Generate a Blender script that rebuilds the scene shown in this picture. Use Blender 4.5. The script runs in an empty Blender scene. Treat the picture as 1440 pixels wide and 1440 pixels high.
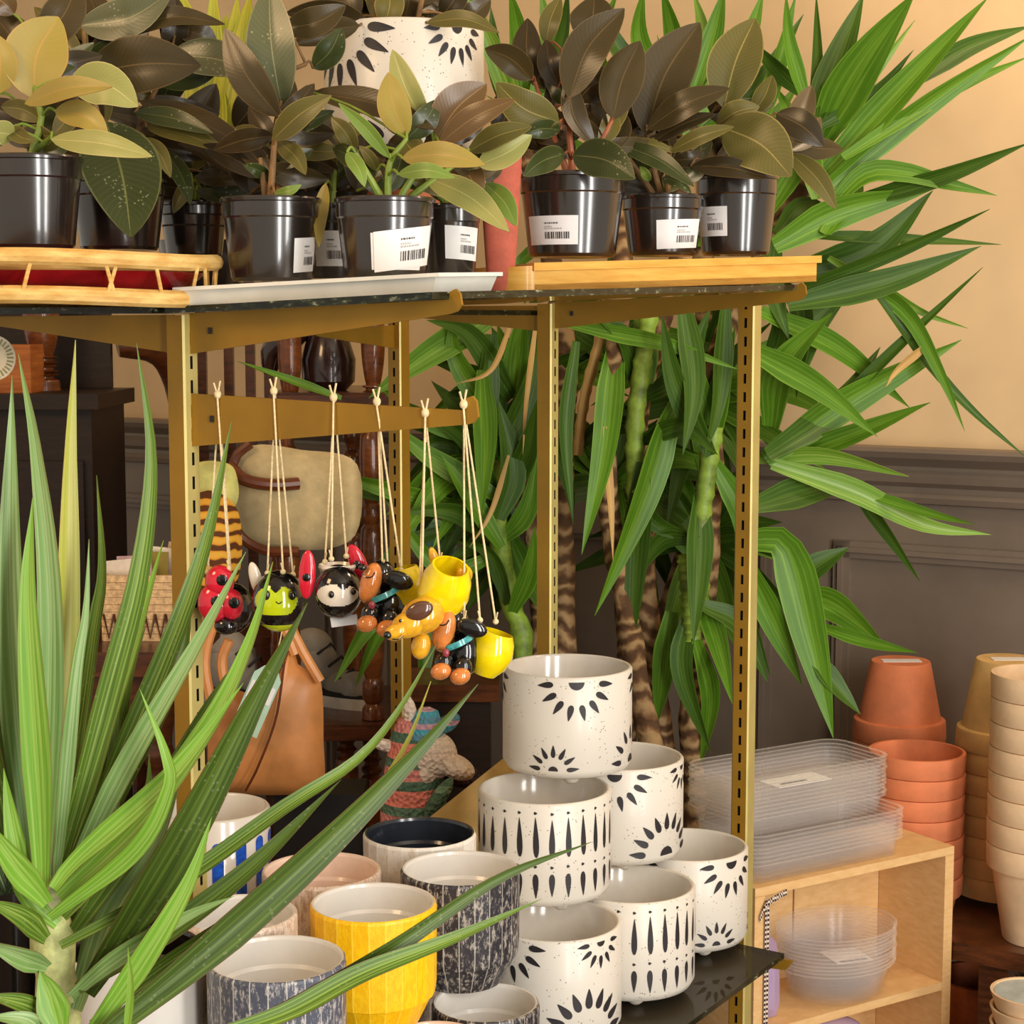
import bpy, math, random
from mathutils import Vector, Matrix
random.seed(7)
C = bpy.context.scene.collection
PI = math.pi
F = 2500.0; PITCH = math.atan(270 / 2500); ZC = 1.45
CP, SP = math.cos(PITCH), math.sin(PITCH)
U = Vector((.86, -.51, 0)); V = Vector((.51, .86, 0))     # along the shelf brackets / along the rack

def P(px, py, Y):
    """world point seen at a photo pixel, Y metres in front of the camera"""
    a, b = (px - 720) / F, -(py - 720) / F
    t = Y / (CP + b * SP)
    return Vector((a * t, Y, ZC + t * (b * CP - SP)))
def M(px, Y): return px * Y / F                            # pixels to metres at a distance

# ---------- camera, view ----------
cam = bpy.data.objects.new('camera', bpy.data.cameras.new('camera')); C.objects.link(cam)
cam.location = (0, 0, ZC); cam.rotation_euler = (PI / 2 - PITCH, 0, 0)
cam.data.sensor_width = 36; cam.data.lens = F / 1440 * 36; cam.data.clip_start = .05
sc = bpy.context.scene; sc.camera = cam
sc.view_settings.view_transform = 'Standard'; sc.view_settings.look = 'None'
sc.view_settings.gamma = 1; sc.view_settings.use_curve_mapping = False
sc.cycles.transparent_max_bounces = 40; sc.cycles.max_bounces = 8

# ---------- materials ----------
def lin(c):
    return tuple((x / 255 / 12.92 if x / 255 <= .04045 else ((x / 255 + .055) / 1.055) ** 2.4) for x in c) + (1,)
class N:
    """short access to a material's nodes"""
    def __init__(s, name):
        s.m = bpy.data.materials.new(name); s.m.use_nodes = True
        s.t = s.m.node_tree; s.b = s.t.nodes['Principled BSDF']
    def new(s, kind, **k):
        n = s.t.nodes.new(kind)
        for a, v in k.items(): setattr(n, a, v)
        return n
    def ln(s, a, b): s.t.links.new(a, b)
    def coord(s, out='Object', scale=(1, 1, 1)):
        tc = s.new('ShaderNodeTexCoord'); mp = s.new('ShaderNodeMapping'); mp.inputs['Scale'].default_value = scale
        s.ln(tc.outputs[out], mp.inputs['Vector']); return mp.outputs['Vector']
    def noise(s, scale, detail=4, vec=None, rough=.6):
        n = s.new('ShaderNodeTexNoise'); n.inputs['Scale'].default_value = scale; n.inputs['Detail'].default_value = detail
        n.inputs['Roughness'].default_value = rough
        if vec is not None: s.ln(vec, n.inputs['Vector'])
        return n.outputs['Fac']
    def ramp(s, fac, stops, interp='LINEAR'):
        r = s.new('ShaderNodeValToRGB'); e = r.color_ramp.elements; r.color_ramp.interpolation = interp
        while len(e) < len(stops): e.new(.5)
        for el, (p, c) in zip(e, stops): el.position = p; el.color = c if len(c) == 4 else lin(c)
        s.ln(fac, r.inputs['Fac']); return r.outputs['Color']
    def math(s, op, a, b=None, c=None):
        n = s.new('ShaderNodeMath', operation=op)
        for i, x in enumerate((a, b, c)):
            if x is None: continue
            if isinstance(x, (int, float)): n.inputs[i].default_value = x
            else: s.ln(x, n.inputs[i])
        return n.outputs[0]
    def mix(s, fac, a, b, mode='MIX'):
        n = s.new('ShaderNodeMixRGB', blend_type=mode)
        for i, x in enumerate((fac, a, b)):
            if isinstance(x, (int, float)): n.inputs[i].default_value = x
            elif isinstance(x, tuple): n.inputs[i].default_value = x if len(x) == 4 else lin(x)
            else: s.ln(x, n.inputs[i])
        return n.outputs[0]
    def bump(s, h, strength=.3, dist=.002):
        n = s.new('ShaderNodeBump'); n.inputs['Strength'].default_value = strength; n.inputs['Distance'].default_value = dist
        s.ln(h, n.inputs['Height']); s.ln(n.outputs[0], s.b.inputs['Normal'])
    def color(s, c):
        if isinstance(c, tuple): s.b.inputs['Base Color'].default_value = c if len(c) == 4 else lin(c)
        else: s.ln(c, s.b.inputs['Base Color'])
    def set(s, rough=.5, metal=0, spec=.5, coat=0, sheen=0, trans=0):
        i = s.b.inputs
        i['Roughness'].default_value = rough; i['Metallic'].default_value = metal; i['Specular IOR Level'].default_value = spec
        i['Coat Weight'].default_value = coat; i['Coat Roughness'].default_value = .06; i['Sheen Weight'].default_value = sheen
        return s

def plain(name, c, rough=.5, metal=0, coat=0, var=.12, scale=25, spec=.5, bump=0):
    n = N(name); f = n.noise(scale, 4, n.coord())
    lo = tuple(max(0, x * (1 - var)) for x in c); hi = tuple(min(255, x * (1 + var)) for x in c)
    n.color(n.ramp(f, [(.3, lo), (.7, hi)])); n.set(rough, metal, spec, coat)
    if bump: n.bump(n.noise(scale * 6, 3, n.coord()), bump)
    return n.m
def wood(name, c1, c2, scale=(3, 3, 40), rough=.5, coat=0):
    n = N(name); v = n.coord('Object', scale)
    f = n.noise(4, 6, v); n.color(n.ramp(f, [(.3, c1), (.7, c2)])); n.set(rough, 0, .4, coat); n.bump(f, .15)
    return n.m
def leafmat(name, base, edge, rib, back=None, rough=.35, veins=22, spec=.5, speck=0, stripes=0, sub=.0, edgecol=None):
    """leaf: UV x across (0..1), y along"""
    n = N(name); uv = n.new('ShaderNodeTexCoord').outputs['UV']; sp = n.new('ShaderNodeSeparateXYZ'); n.ln(uv, sp.inputs[0])
    x, y = sp.outputs[0], sp.outputs[1]
    d = n.math('ABSOLUTE', n.math('SUBTRACT', x, .5))
    c = n.mix(n.noise(9, 3, n.coord()), base, edge)
    if stripes:
        st = n.new('ShaderNodeTexNoise'); mp = n.new('ShaderNodeMapping'); mp.inputs['Scale'].default_value = (stripes, .6, 1)
        n.ln(uv, mp.inputs[0]); n.ln(mp.outputs[0], st.inputs['Vector']); st.inputs['Scale'].default_value = 2
        c = n.mix(n.math('MULTIPLY', n.math('SUBTRACT', st.outputs['Fac'], .45, ), 3.2), c, rib)
    if veins:
        w = n.math('SINE', n.math('MULTIPLY', n.math('SUBTRACT', y, n.math('MULTIPLY', d, .35)), veins * 6.28))
        w = n.math('MULTIPLY', n.math('GREATER_THAN', w, .8), .1)
        c = n.mix(w, c, rib)
        h = n.math('SINE', n.math('MULTIPLY', n.math('SUBTRACT', y, n.math('MULTIPLY', d, .35)), veins * 6.28))
        n.bump(h, .03, .0005)
    r = n.math('LESS_THAN', d, .014 if veins else .03)
    c = n.mix(n.math('MULTIPLY', r, .75 if veins else .3), c, rib)
    e = n.math('GREATER_THAN', d, .475); c = n.mix(n.math('MULTIPLY', e, .6), c, edgecol or rib)
    if speck:
        vo = n.new('ShaderNodeTexVoronoi'); vo.inputs['Scale'].default_value = 190; n.ln(n.coord(), vo.inputs['Vector'])
        s = n.math('MULTIPLY', n.math('LESS_THAN', vo.outputs['Distance'], .25), n.math('GREATER_THAN', n.noise(30, 2, n.coord()), .56))
        c = n.mix(n.math('MULTIPLY', s, speck), c, (190, 190, 150))
    if back:
        g = n.new('ShaderNodeNewGeometry'); c = n.mix(g.outputs['Backfacing'], c, back)
    n.color(c); n.set(rough, 0, spec)
    if sub:
        tr = n.new('ShaderNodeBsdfTranslucent'); n.ln(c, tr.inputs[0]); ms = n.new('ShaderNodeMixShader'); ms.inputs[0].default_value = sub
        n.ln(n.b.outputs[0], ms.inputs[1]); n.ln(tr.outputs[0], ms.inputs[2]); n.ln(ms.outputs[0], n.t.nodes['Material Output'].inputs['Surface'])
    return n.m

L = {  # rubber plant leaves, dark to pale
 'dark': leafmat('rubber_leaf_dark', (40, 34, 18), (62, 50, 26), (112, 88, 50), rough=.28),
 'green': leafmat('rubber_leaf_green', (40, 50, 22), (64, 74, 34), (120, 122, 70), rough=.3, speck=.3),
 'olive': leafmat('rubber_leaf_olive', (78, 76, 32), (112, 102, 46), (168, 148, 82), rough=.38),
 'gold': leafmat('rubber_leaf_gold', (144, 128, 54), (174, 154, 76), (190, 146, 74), rough=.42, veins=14),
 'pale': leafmat('rubber_leaf_pale', (138, 142, 72), (172, 168, 100), (206, 194, 126), rough=.42),
 'bronze': leafmat('rubber_leaf_bronze', (82, 62, 34), (116, 88, 50), (158, 122, 76), rough=.3),
 'brown': leafmat('rubber_leaf_brown', (54, 46, 22), (76, 62, 32), (108, 86, 50), rough=.3),
 'grey': leafmat('rubber_leaf_grey', (76, 80, 52), (104, 106, 74), (150, 144, 104), rough=.28, speck=.35),
 'lime': leafmat('rubber_leaf_lime', (94, 122, 42), (136, 158, 68), (176, 188, 104), rough=.42),
}
Y = {  # strap leaves
 'mid': leafmat('strap_leaf_green', (60, 104, 14), (94, 142, 28), (130, 172, 54), rough=.42, veins=0, stripes=6, sub=.12, spec=.32),
 'deep': leafmat('strap_leaf_deep_green', (42, 74, 12), (66, 102, 22), (96, 128, 42), rough=.44, veins=0, stripes=6, sub=.12, spec=.3),
 'light': leafmat('strap_leaf_light_green', (92, 140, 28), (128, 172, 48), (170, 198, 92), rough=.4, veins=0, stripes=5, sub=.15),
 'dry': leafmat('strap_leaf_dry', (160, 120, 50), (190, 150, 80), (210, 180, 120), rough=.6, veins=0, stripes=6),
 'front': leafmat('dracaena_leaf', (58, 88, 20), (90, 124, 34), (160, 184, 84), rough=.4, edgecol=(120, 76, 44), veins=0, stripes=5, speck=.12, sub=.1, spec=.35),
 'bright': leafmat('dracaena_leaf_bright', (92, 148, 30), (130, 180, 52), (184, 212, 110), edgecol=(140, 110, 60), rough=.4, veins=0, stripes=4, sub=.15),
 'silver': leafmat('dracaena_leaf_silver', (96, 140, 62), (134, 168, 92), (190, 210, 150), edgecol=(150, 120, 84), rough=.4, veins=0, stripes=4, sub=.12),
 'frontdark': leafmat('dracaena_leaf_dark', (44, 68, 14), (68, 90, 22), (108, 132, 48), rough=.42, edgecol=(120, 84, 44), veins=0, stripes=5, speck=.14, sub=.08, spec=.35),
 'yellow': leafmat('dracaena_leaf_yellow', (150, 160, 44), (186, 186, 76), (206, 190, 110), rough=.42, veins=0, stripes=4, sub=.12),
 'variegated': leafmat('variegated_leaf', (196, 196, 50), (224, 214, 80), (110, 150, 40), rough=.4, veins=0, stripes=4, sub=.2),
 'spider': leafmat('spider_leaf', (60, 92, 44), (84, 116, 64), (226, 226, 190), rough=.42, veins=0, stripes=1.6),
}
blackplastic = plain('black_plastic', (38, 31, 27), .2, var=.08, scale=8, spec=.9, coat=.5)
soil = plain('potting_soil', (52, 38, 26), .95, var=.5, scale=160, bump=.6)
white_label = plain('label_paper', (232, 230, 228), .6, var=.02)
ink = plain('label_ink', (70, 66, 64), .7, var=.05)
pale_ink = plain('label_pale_ink', (180, 176, 174), .7, var=.05)
goldpaint = plain('gold_paint', (156, 116, 32), .38, .3, var=.06, scale=10)
gold_lit = plain('gold_paint_lit', (194, 178, 108), .4, .3, var=.06, scale=10)  # same gold paint, paler: light painted onto lit post faces and corner edges
darkslot = plain('slot_shadow', (22, 16, 8), .8)
whiteplastic = plain('white_plastic', (226, 222, 208), .4, var=.03)
bamboo = wood('bamboo', (216, 152, 56), (232, 180, 84), (5, 3, 40), .4, .2)
rattan = wood('rattan', (206, 150, 70), (240, 206, 130), (8, 8, 30), .5)
redplastic = plain('red_lacquer', (122, 14, 22), .22, var=.25, scale=14, coat=.4)
terracotta = plain('terracotta', (212, 124, 80), .75, var=.08, scale=14)
terracotta_pink = plain('terracotta_pink', (186, 92, 70), .8, var=.08, scale=60)
palepot = plain('pale_clay', (222, 190, 150), .78, var=.08, scale=12)
ochrepot = plain('ochre_clay', (208, 170, 108), .78, var=.1, scale=12)
pine = wood('pine', (218, 172, 112), (232, 192, 136), (10, 10, 34), .55)
darkwood = wood('dark_wood', (58, 30, 14), (104, 56, 26), (6, 6, 30), .35, .3)
blackwood = wood('black_brown_wood', (24, 15, 8), (44, 26, 14), (6, 6, 30), .45)
turned = wood('turned_wood', (84, 44, 18), (130, 72, 30), (10, 10, 30), .28, .4)
string_m = plain('cotton_string', (226, 206, 160), .9, var=.1, scale=300)
stem_green = plain('stem_green', (120, 140, 50), .5, var=.2)
stem_brown = plain('stem_brown', (122, 90, 52), .7, var=.25, scale=60)
stem_red = plain('stem_red', (150, 84, 50), .5, var=.2)
glaze_black = plain('glaze_black', (22, 20, 20), .12, coat=.6, var=.05)
glaze_red = plain('glaze_red', (214, 34, 56), .14, coat=.6, var=.06)
glaze_lime = plain('glaze_lime', (196, 212, 24), .14, coat=.6, var=.05)
glaze_white = plain('glaze_white', (238, 226, 206), .14, coat=.6, var=.03)
glaze_yellow = plain('glaze_yellow', (248, 214, 10), .12, coat=.6, var=.08, scale=40)
glaze_tan = plain('glaze_tan', (206, 124, 60), .15, coat=.6, var=.15, scale=60)
glaze_amber = plain('glaze_amber', (240, 168, 40), .15, coat=.6, var=.15, scale=60)
glaze_brown = plain('glaze_brown', (92, 60, 44), .15, coat=.6, var=.1)
glaze_teal = plain('glaze_teal', (70, 150, 150), .2, coat=.5, var=.3, scale=200)

# ---------- meshes ----------
class MB:
    def __init__(s): s.v, s.f, s.m, s.uv = [], [], [], []
    def add(s, vs, fs, mi=0, uv=None):
        b = len(s.v); s.v += [tuple(x) for x in vs]; s.uv += uv if uv else [(0, 0)] * len(vs)
        for k, f in enumerate(fs):
            s.f.append(tuple(b + i for i in f)); s.m.append(mi[k] if isinstance(mi, list) else mi)
    def box(s, c, size, R=None, mi=0):
        x, y, z = (q / 2 for q in size); c = Vector(c)
        vs = [Vector((i * x, j * y, k * z)) for i in (-1, 1) for j in (-1, 1) for k in (-1, 1)]
        if R is not None: vs = [R @ q for q in vs]
        s.add([c + q for q in vs], [(0, 1, 3, 2), (4, 6, 7, 5), (0, 4, 5, 1), (2, 3, 7, 6), (0, 2, 6, 4), (1, 5, 7, 3)], mi)
    def prism(s, pts, off, mi=0):
        """closed polygon pts (Vectors) extruded by the vector off"""
        n = len(pts); vs = list(pts) + [p + off for p in pts]
        fs = [tuple(range(n - 1, -1, -1)), tuple(range(n, 2 * n))] + [(i, (i + 1) % n, n + (i + 1) % n, n + i) for i in range(n)]
        s.add(vs, fs, mi)
    def lathe(s, prof, seg=48, c=(0, 0, 0), mi=0, T=None, squash=None):
        """prof: (r, z[, material]) from the outside round; a closed surface if it starts and ends at r=0"""
        c = Vector(c); vs, uv, fs, ms = [], [], [], []
        for k, p in enumerate(prof):
            for i in range(seg + 1):
                a = i / seg * 2 * PI; q = Vector((math.cos(a) * p[0], math.sin(a) * p[0], p[1]))
                if squash: q.x *= squash[0]; q.y *= squash[1]
                if T is not None: q = T @ q
                vs.append(c + q); uv.append((i / seg, p[1]))
        for k in range(len(prof) - 1):
            for i in range(seg):
                a = k * (seg + 1) + i
                fs.append((a, a + 1, a + seg + 2, a + seg + 1)); ms.append(prof[k][2] if len(prof[k]) > 2 else mi)
        s.add(vs, fs, ms, uv)
    def tube(s, pts, r, seg=8, mi=0):
        pts = [Vector(p) for p in pts]; n = len(pts); rr = r if isinstance(r, (list, tuple)) else [r] * n
        vs, uv = [], []; a = None
        for i, p in enumerate(pts):
            t = (pts[min(i + 1, n - 1)] - pts[max(i - 1, 0)]).normalized()
            if a is None: a = t.cross(Vector((0, 0, 1)) if abs(t.z) < .95 else Vector((0, 1, 0))).normalized()
            else: a = (a - t * a.dot(t)).normalized()
            b = t.cross(a)
            for k in range(seg):
                q = k / seg * 2 * PI; vs.append(p + (a * math.cos(q) + b * math.sin(q)) * rr[i]); uv.append((k / seg, i / n))
        fs = [(i * seg + k, i * seg + (k + 1) % seg, (i + 1) * seg + (k + 1) % seg, (i + 1) * seg + k) for i in range(n - 1) for k in range(seg)]
        fs += [tuple(range(seg - 1, -1, -1)), tuple((n - 1) * seg + k for k in range(seg))]
        s.add(vs, fs, mi, uv)
    def ball(s, c, r, T=None, seg=28, rings=18, fn=None, mi=0):
        c = Vector(c); r = (r, r, r) if isinstance(r, (int, float)) else r; vs, fs, ms = [], [], []
        for j in range(rings + 1):
            th = j / rings * PI
            for i in range(seg):
                a = i / seg * 2 * PI; q = Vector((math.sin(th) * math.cos(a) * r[0], math.sin(th) * math.sin(a) * r[1], math.cos(th) * r[2]))
                vs.append(c + (T @ q if T is not None else q))
        for j in range(rings):
            for i in range(seg):
                fs.append((j * seg + i, (j + 1) * seg + i, (j + 1) * seg + (i + 1) % seg, j * seg + (i + 1) % seg))
                if fn:
                    th, a = (j + .5) / rings * PI, (i + .5) / seg * 2 * PI
                    ms.append(fn(Vector((math.sin(th) * math.cos(a), math.sin(th) * math.sin(a), math.cos(th)))))
                else: ms.append(mi)
        s.add(vs, fs, ms)
    def build(s, name, mats, parent=None, smooth=True, loc=None, sharp=35):
        me = bpy.data.meshes.new(name); o = bpy.data.objects.new(name, me); C.objects.link(o)
        off = Vector((0, 0, 0))
        if parent is not None:
            o.parent = parent
            if parent.parent is None and parent.type == 'EMPTY' or parent.parent is None: o.location = -Vector(parent.location)
        elif loc is not None: off = Vector(loc); o.location = off
        me.from_pydata([tuple(Vector(q) - off) for q in s.v], [], s.f)
        for m in (mats if isinstance(mats, (list, tuple)) else [mats]): me.materials.append(m)
        me.polygons.foreach_set('material_index', s.m)
        ul = me.uv_layers.new(name='UVMap'); li = [0] * len(me.loops); me.loops.foreach_get('vertex_index', li)
        ul.data.foreach_set('uv', [x for i in li for x in s.uv[i]])
        if smooth:
            me.polygons.foreach_set('use_smooth', [True] * len(me.polygons)); me.update()
            me.set_sharp_from_angle(angle=math.radians(sharp))
        me.validate(); me.update()
        return o
def tag(o, label=None, cat=None, group=None, kind=None):
    for k, v in (('label', label), ('category', cat), ('group', group), ('kind', kind)):
        if v: o[k] = v
    return o
def thing(name, loc, label, cat, group=None):
    o = bpy.data.objects.new(name, None); C.objects.link(o); o.location = loc; o.empty_display_size = .05
    return tag(o, label, cat, group)
def struct(o): o['kind'] = 'structure'; return o

def spline(pts, n):
    """Catmull-Rom through pts, n samples"""
    pts = [Vector(p) for p in pts]
    if len(pts) == 2: return [pts[0].lerp(pts[1], i / (n - 1)) for i in range(n)]
    q = [pts[0] * 2 - pts[1]] + pts + [pts[-1] * 2 - pts[-2]]; out = []; m = len(pts) - 1
    ls = [max((pts[i + 1] - pts[i]).length, 1e-6) for i in range(m)]; tot = sum(ls)
    for i in range(n):
        d = i / (n - 1) * tot; k = 0
        while k < m - 1 and d > ls[k]: d -= ls[k]; k += 1
        t = min(d / ls[k], 1); a, b, c, e = q[k:k + 4]
        out.append(.5 * ((2 * b) + (c - a) * t + (2 * a - 5 * b + 4 * c - e) * t * t + (3 * b - a - 3 * c + e) * t ** 3))
    return out
def blade(path, width, prof, fold=.25, roll=0, wave=0, nacross=6, thick=.0012, twist=0, cup=0):
    """a leaf along path: prof(t) scales width; folded along its midrib; turned by roll about its own axis from facing the viewer's side"""
    mb = MB(); n = len(path); vs, uv = [], []; eye = Vector((0, 0, ZC)); k1 = nacross + 1
    prev = None; rings = []
    for i, p in enumerate(path):
        t = (path[min(i + 1, n - 1)] - path[max(i - 1, 0)]).normalized(); f = i / (n - 1)
        view = (eye - p).normalized(); s = t.cross(view)
        if prev is not None: s = s * .35 + prev * .65 if s.length > .05 else prev
        s = (s - t * s.dot(t))
        s = s.normalized() if s.length > 1e-4 else prev
        prev = s
        nn = s.cross(t).normalized()
        a = roll + twist * f; s2 = s * math.cos(a) + nn * math.sin(a); n2 = nn * math.cos(a) - s * math.sin(a)
        rings.append((p, s2, n2, f))
    for side in (1, -1):
        for (p, s2, n2, f) in rings:
            w = width * prof(f) / 2
            for j in range(k1):
                x = j / nacross * 2 - 1
                d = abs(x) * fold * w - (cup * w * x * x) + wave * w * math.sin(f * 17 + x * 2) * abs(x)
                vs.append(p + s2 * (x * w) + n2 * (d + side * thick / 2)); uv.append((j / nacross, f))
    q = n * k1
    fs = []
    for i in range(n - 1):
        for j in range(nacross):
            a = i * k1 + j; fs.append((a, a + 1, a + k1 + 1, a + k1)); a += q; fs.append((a, a + k1, a + k1 + 1, a + 1))
        for j in (0, nacross):
            a = i * k1 + j; fs.append((a, a + k1, q + a + k1, q + a) if j == 0 else (a, q + a, q + a + k1, a + k1))
    mb.add(vs, fs, 0, uv); return mb
def strap_prof(t):
    b = .5 + .5 * min(t / .3, 1); e = 1 if t < .35 else max(0, 1 - ((t - .35) / .65) ** 1.6)
    return max(b * e, .012)
def oval_prof(t):
    return max(.03, math.sin(PI * min(max(t, 0), 1) ** .92) ** .72 * (1 - .12 * t))
WORLD = .66; EXPO = -0.2
# ================= the setting =================
W0 = Vector((.41 * 3.7 / 2.5 , 3.7, 0)); W0 = P(1130, 622, 3.7)
def wallpt(s, z, d=0): return Vector((W0.x + U.x * s - V.x * d, W0.y + U.y * s - V.y * d, z))
def wall_at(px, py, d=0):
    """(s, z) on the wall plane at a photo pixel"""
    a = P(px, py, 1); o = Vector((0, 0, ZC)); r = a - o; k = (Vector((W0.x, W0.y, 0)) - V * d - o).dot(V) / r.dot(V); p = o + r * k
    return (p - Vector((W0.x, W0.y, p.z))).dot(U), p.z
RW = Matrix((U, V, Vector((0, 0, 1)))).transposed()            # columns: along the wall, into the wall, up
def wbox(mb, s0, s1, z0, z1, d0, d1, mi=0):
    mb.box(wallpt((s0 + s1) / 2, (z0 + z1) / 2, (d0 + d1) / 2), (s1 - s0, abs(d1 - d0), z1 - z0), RW, mi)
plaster = plain('plaster', (220, 188, 142), .8, var=.06, scale=2.2, bump=.03)
dado_paint = plain('dado_paint', (118, 104, 90), .42, var=.07, scale=5)
ZR = W0.z                                                   # top of the chair rail
mb = MB(); wbox(mb, -4, 2.4, -.02, 3.0, -.12, 0); struct(mb.build('wall_back', plaster, smooth=False))
mb = MB(); wbox(mb, -4, 2.4, 0, ZR - .1, 0, .016)
zp = wall_at(1100, 752)[1]; s1, s2 = wall_at(1178, 800)[0], wall_at(1092, 800)[0]
def panel(mb, a, b, z0, z1):                                  # raised moulding round a sunk field
    for (e0, e1, f0, f1) in ((a, b, z1 - .035, z1), (a, b, z0, z0 + .035), (a, a + .035, z0, z1), (b - .035, b, z0, z1)): wbox(mb, e0, e1, f0, f1, .016, .028)
    for (e0, e1, f0, f1) in ((a + .012, b - .012, z1 - .022, z1 - .012), (a + .012, a + .022, z0, z1 - .012), (b - .022, b - .012, z0, z1 - .012)): wbox(mb, e0, e1, f0, f1, .028, .036)
panel(mb, s1, s1 + 1.05, .25, zp); panel(mb, s2 - 1.0, s2, .25, zp); panel(mb, s2 - 2.15, s2 - 1.15, .25, zp); panel(mb, s2 - 3.3, s2 - 2.3, .25, zp)
struct(mb.build('trim_2', dado_paint, smooth=False))
mb = MB(); prof = [(.016, -.115), (.03, -.112), (.034, -.1), (.026, -.09), (.026, -.08), (.04, -.07), (.044, -.055), (.036, -.045), (.036, -.038), (.06, -.02), (.066, -.008), (.06, 0), (0, 0), (0, -.115)]
mb.prism([wallpt(-4, ZR + z, d) for d, z in prof], U * 6.4); struct(mb.build('trim_1', dado_paint, smooth=False))
mb = MB(); wbox(mb, -4, 2.4, 0, .18, .016, .034); struct(mb.build('baseboard_back', dado_paint, smooth=False))
floorm = wood('floor_boards', (70, 44, 26), (110, 72, 42), (2, 2, 2), .45)
mb = MB(); mb.box((0, 2.2, -.03), (9, 8, .06)); struct(mb.build('floor', floorm, smooth=False))
mb = MB(); mb.box((0, 2.2, 3.03), (9, 8, .06)); struct(mb.build('ceiling', plain('ceiling_paint', (226, 212, 190), .8, var=.03), smooth=False))

# ================= the rack =================
def slotted_post(mb, c, z0, z1, w, su, sv, ms=1, mp=0, me=1):
    """square tube; slots are cut into the face whose outward normal is su (other axis sv)"""
    su, sv = Vector(su).normalized(), Vector(sv).normalized(); h = w / 2; c = Vector((c[0], c[1], 0)); z = Vector((0, 0, 1))
    q = lambda a, b, zz: c + su * a + sv * b + z * zz
    def quad(a, b, cc, d, mi=0): mb.add([a, b, cc, d], [(0, 1, 2, 3)], mi)
    bv = .0022
    quad(q(-h, h, z0), q(-h, -h, z0), q(-h, -h, z1), q(-h, h, z1), mp); quad(q(-h, -h, z0), q(h - bv, -h, z0), q(h - bv, -h, z1), q(-h, -h, z1), mp)
    quad(q(h - bv, -h, z0), q(h, -h + bv, z0), q(h, -h + bv, z1), q(h - bv, -h, z1), me); quad(q(h, h - bv, z0), q(h - bv, h, z0), q(h - bv, h, z1), q(h, h - bv, z1), me)
    quad(q(h - bv, h, z0), q(-h, h, z0), q(-h, h, z1), q(h - bv, h, z1), mp); quad(q(h, h, z1), q(-h, h, z1), q(-h, -h, z1), q(h, -h, z1))
    quad(q(h, -h, z0), q(-h, -h, z0), q(-h, h, z0), q(h, h, z0))
    sw, sl, per = .0021, .0145, .027; n = int((z1 - z0) / per); pad = (z1 - z0 - n * per) / 2
    quad(q(h, -h + bv, z0), q(h, -sw, z0), q(h, -sw, z1), q(h, -h + bv, z1), ms); quad(q(h, sw, z0), q(h, h - bv, z0), q(h, h - bv, z1), q(h, sw, z1), ms)
    zz = z0
    for k in range(n + 1):
        a = z0 + pad + k * per + (per - sl) / 2 if k < n else z1
        quad(q(h, -sw, zz), q(h, sw, zz), q(h, sw, a), q(h, -sw, a), ms)
        if k == n: break
        b = a + sl; g = h - .008
        quad(q(h, -sw, a), q(g, -sw, a), q(g, -sw, b), q(h, -sw, b), 2); quad(q(h, sw, a), q(h, sw, b), q(g, sw, b), q(g, sw, a), 2)
        quad(q(h, -sw, a), q(h, sw, a), q(g, sw, a), q(g, -sw, a), 2); quad(q(h, -sw, b), q(g, -sw, b), q(g, sw, b), q(h, sw, b), 2)
        quad(q(g, -sw, a), q(g, sw, a), q(g, sw, b), q(g, -sw, b), 2); zz = b
def bracket(mb, root, tip, hr, ht, hook=.012, thick=.0035):
    """tapered plate from root to tip (tops given); hr, ht its heights there; a small upturned hook at the tip"""
    root, tip = Vector(root), Vector(tip); d = (tip - root); L = d.length; e = d.normalized(); z = Vector((0, 0, 1))
    nrm = Vector((e.y, -e.x, 0)).normalized()
    o = [root, root.lerp(tip, .96)]
    if hook: o += [tip - e * .013 , tip - e * .013 + z * hook, tip - e * .005 + z * (hook + .003), tip + z * (hook - .002), tip + e * .002 - z * ht * .4, tip - e * .004 - z * ht * .85]
    else: o += [tip]
    o += [tip - e * .012 - z * ht, root - z * hr]
    mb.prism([p - nrm * thick / 2 for p in o], nrm * thick)
    mb.box(root + e * .03 - z * hr * .45 + nrm * thick * .55, (.0045, .0045, .007), None, 1)
A = P(256, 440, 2.0); B = P(771, 430, 2.73); D = P(1054, 430, 2.62); CC = P(560, 470, 2.948)
ztop = lambda x, y: ZC + .024 + .045 * x                      # underside of the top glass
WP = .0245
mats = [goldpaint, gold_lit, darkslot]
rack = thing('display_rack', (A.x, A.y, 0), 'gold painted slotted steel rack with cantilever brackets carrying the glass shelves', 'shelving rack')
for q, zt in ((A, ztop(A.x, A.y) + .0), (B, ztop(B.x, B.y))):
    mb = MB(); slotted_post(mb, q, .0, zt - .002, WP, U, V); mb.build('post', mats, rack, smooth=False)
tipA = P(648, 428, 1.81); tipA.z = ztop(tipA.x, tipA.y) - .0006; tipB = P(1133, 403, 2.50); tipB.z = ztop(tipB.x, tipB.y) - .0006
r0 = A + U * WP * .5; r0.z = ztop(r0.x, r0.y) - .0006
mb = MB(); bracket(mb, r0, tipA, M(56, 2.0), M(20, 1.81), .0075); mb.build('bracket', [goldpaint, darkslot], rack, smooth=False)
r1 = B + U * WP * .5; r1.z = ztop(r1.x, r1.y) - .0006
mb = MB(); bracket(mb, r1, tipB, M(36, 2.73), M(15, 2.5), .0075); mb.build('bracket', [goldpaint, darkslot], rack, smooth=False)
lt = P(671, 578, 1.80); lr = P(270, 553, 2.0) + U * 0; r2 = A + U * WP * .5; r2.z = P(270, 553, 2.0).z
mb = MB(); bracket(mb, r2, lt, M(74, 2.0), M(20, 1.80), .012); low = mb.build('bracket', [goldpaint, darkslot], rack, smooth=False)
ll = A - U * WP * .5; ll.z = ZC + .006; tl = A - U * .33; tl.z = ZC + .004
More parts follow.
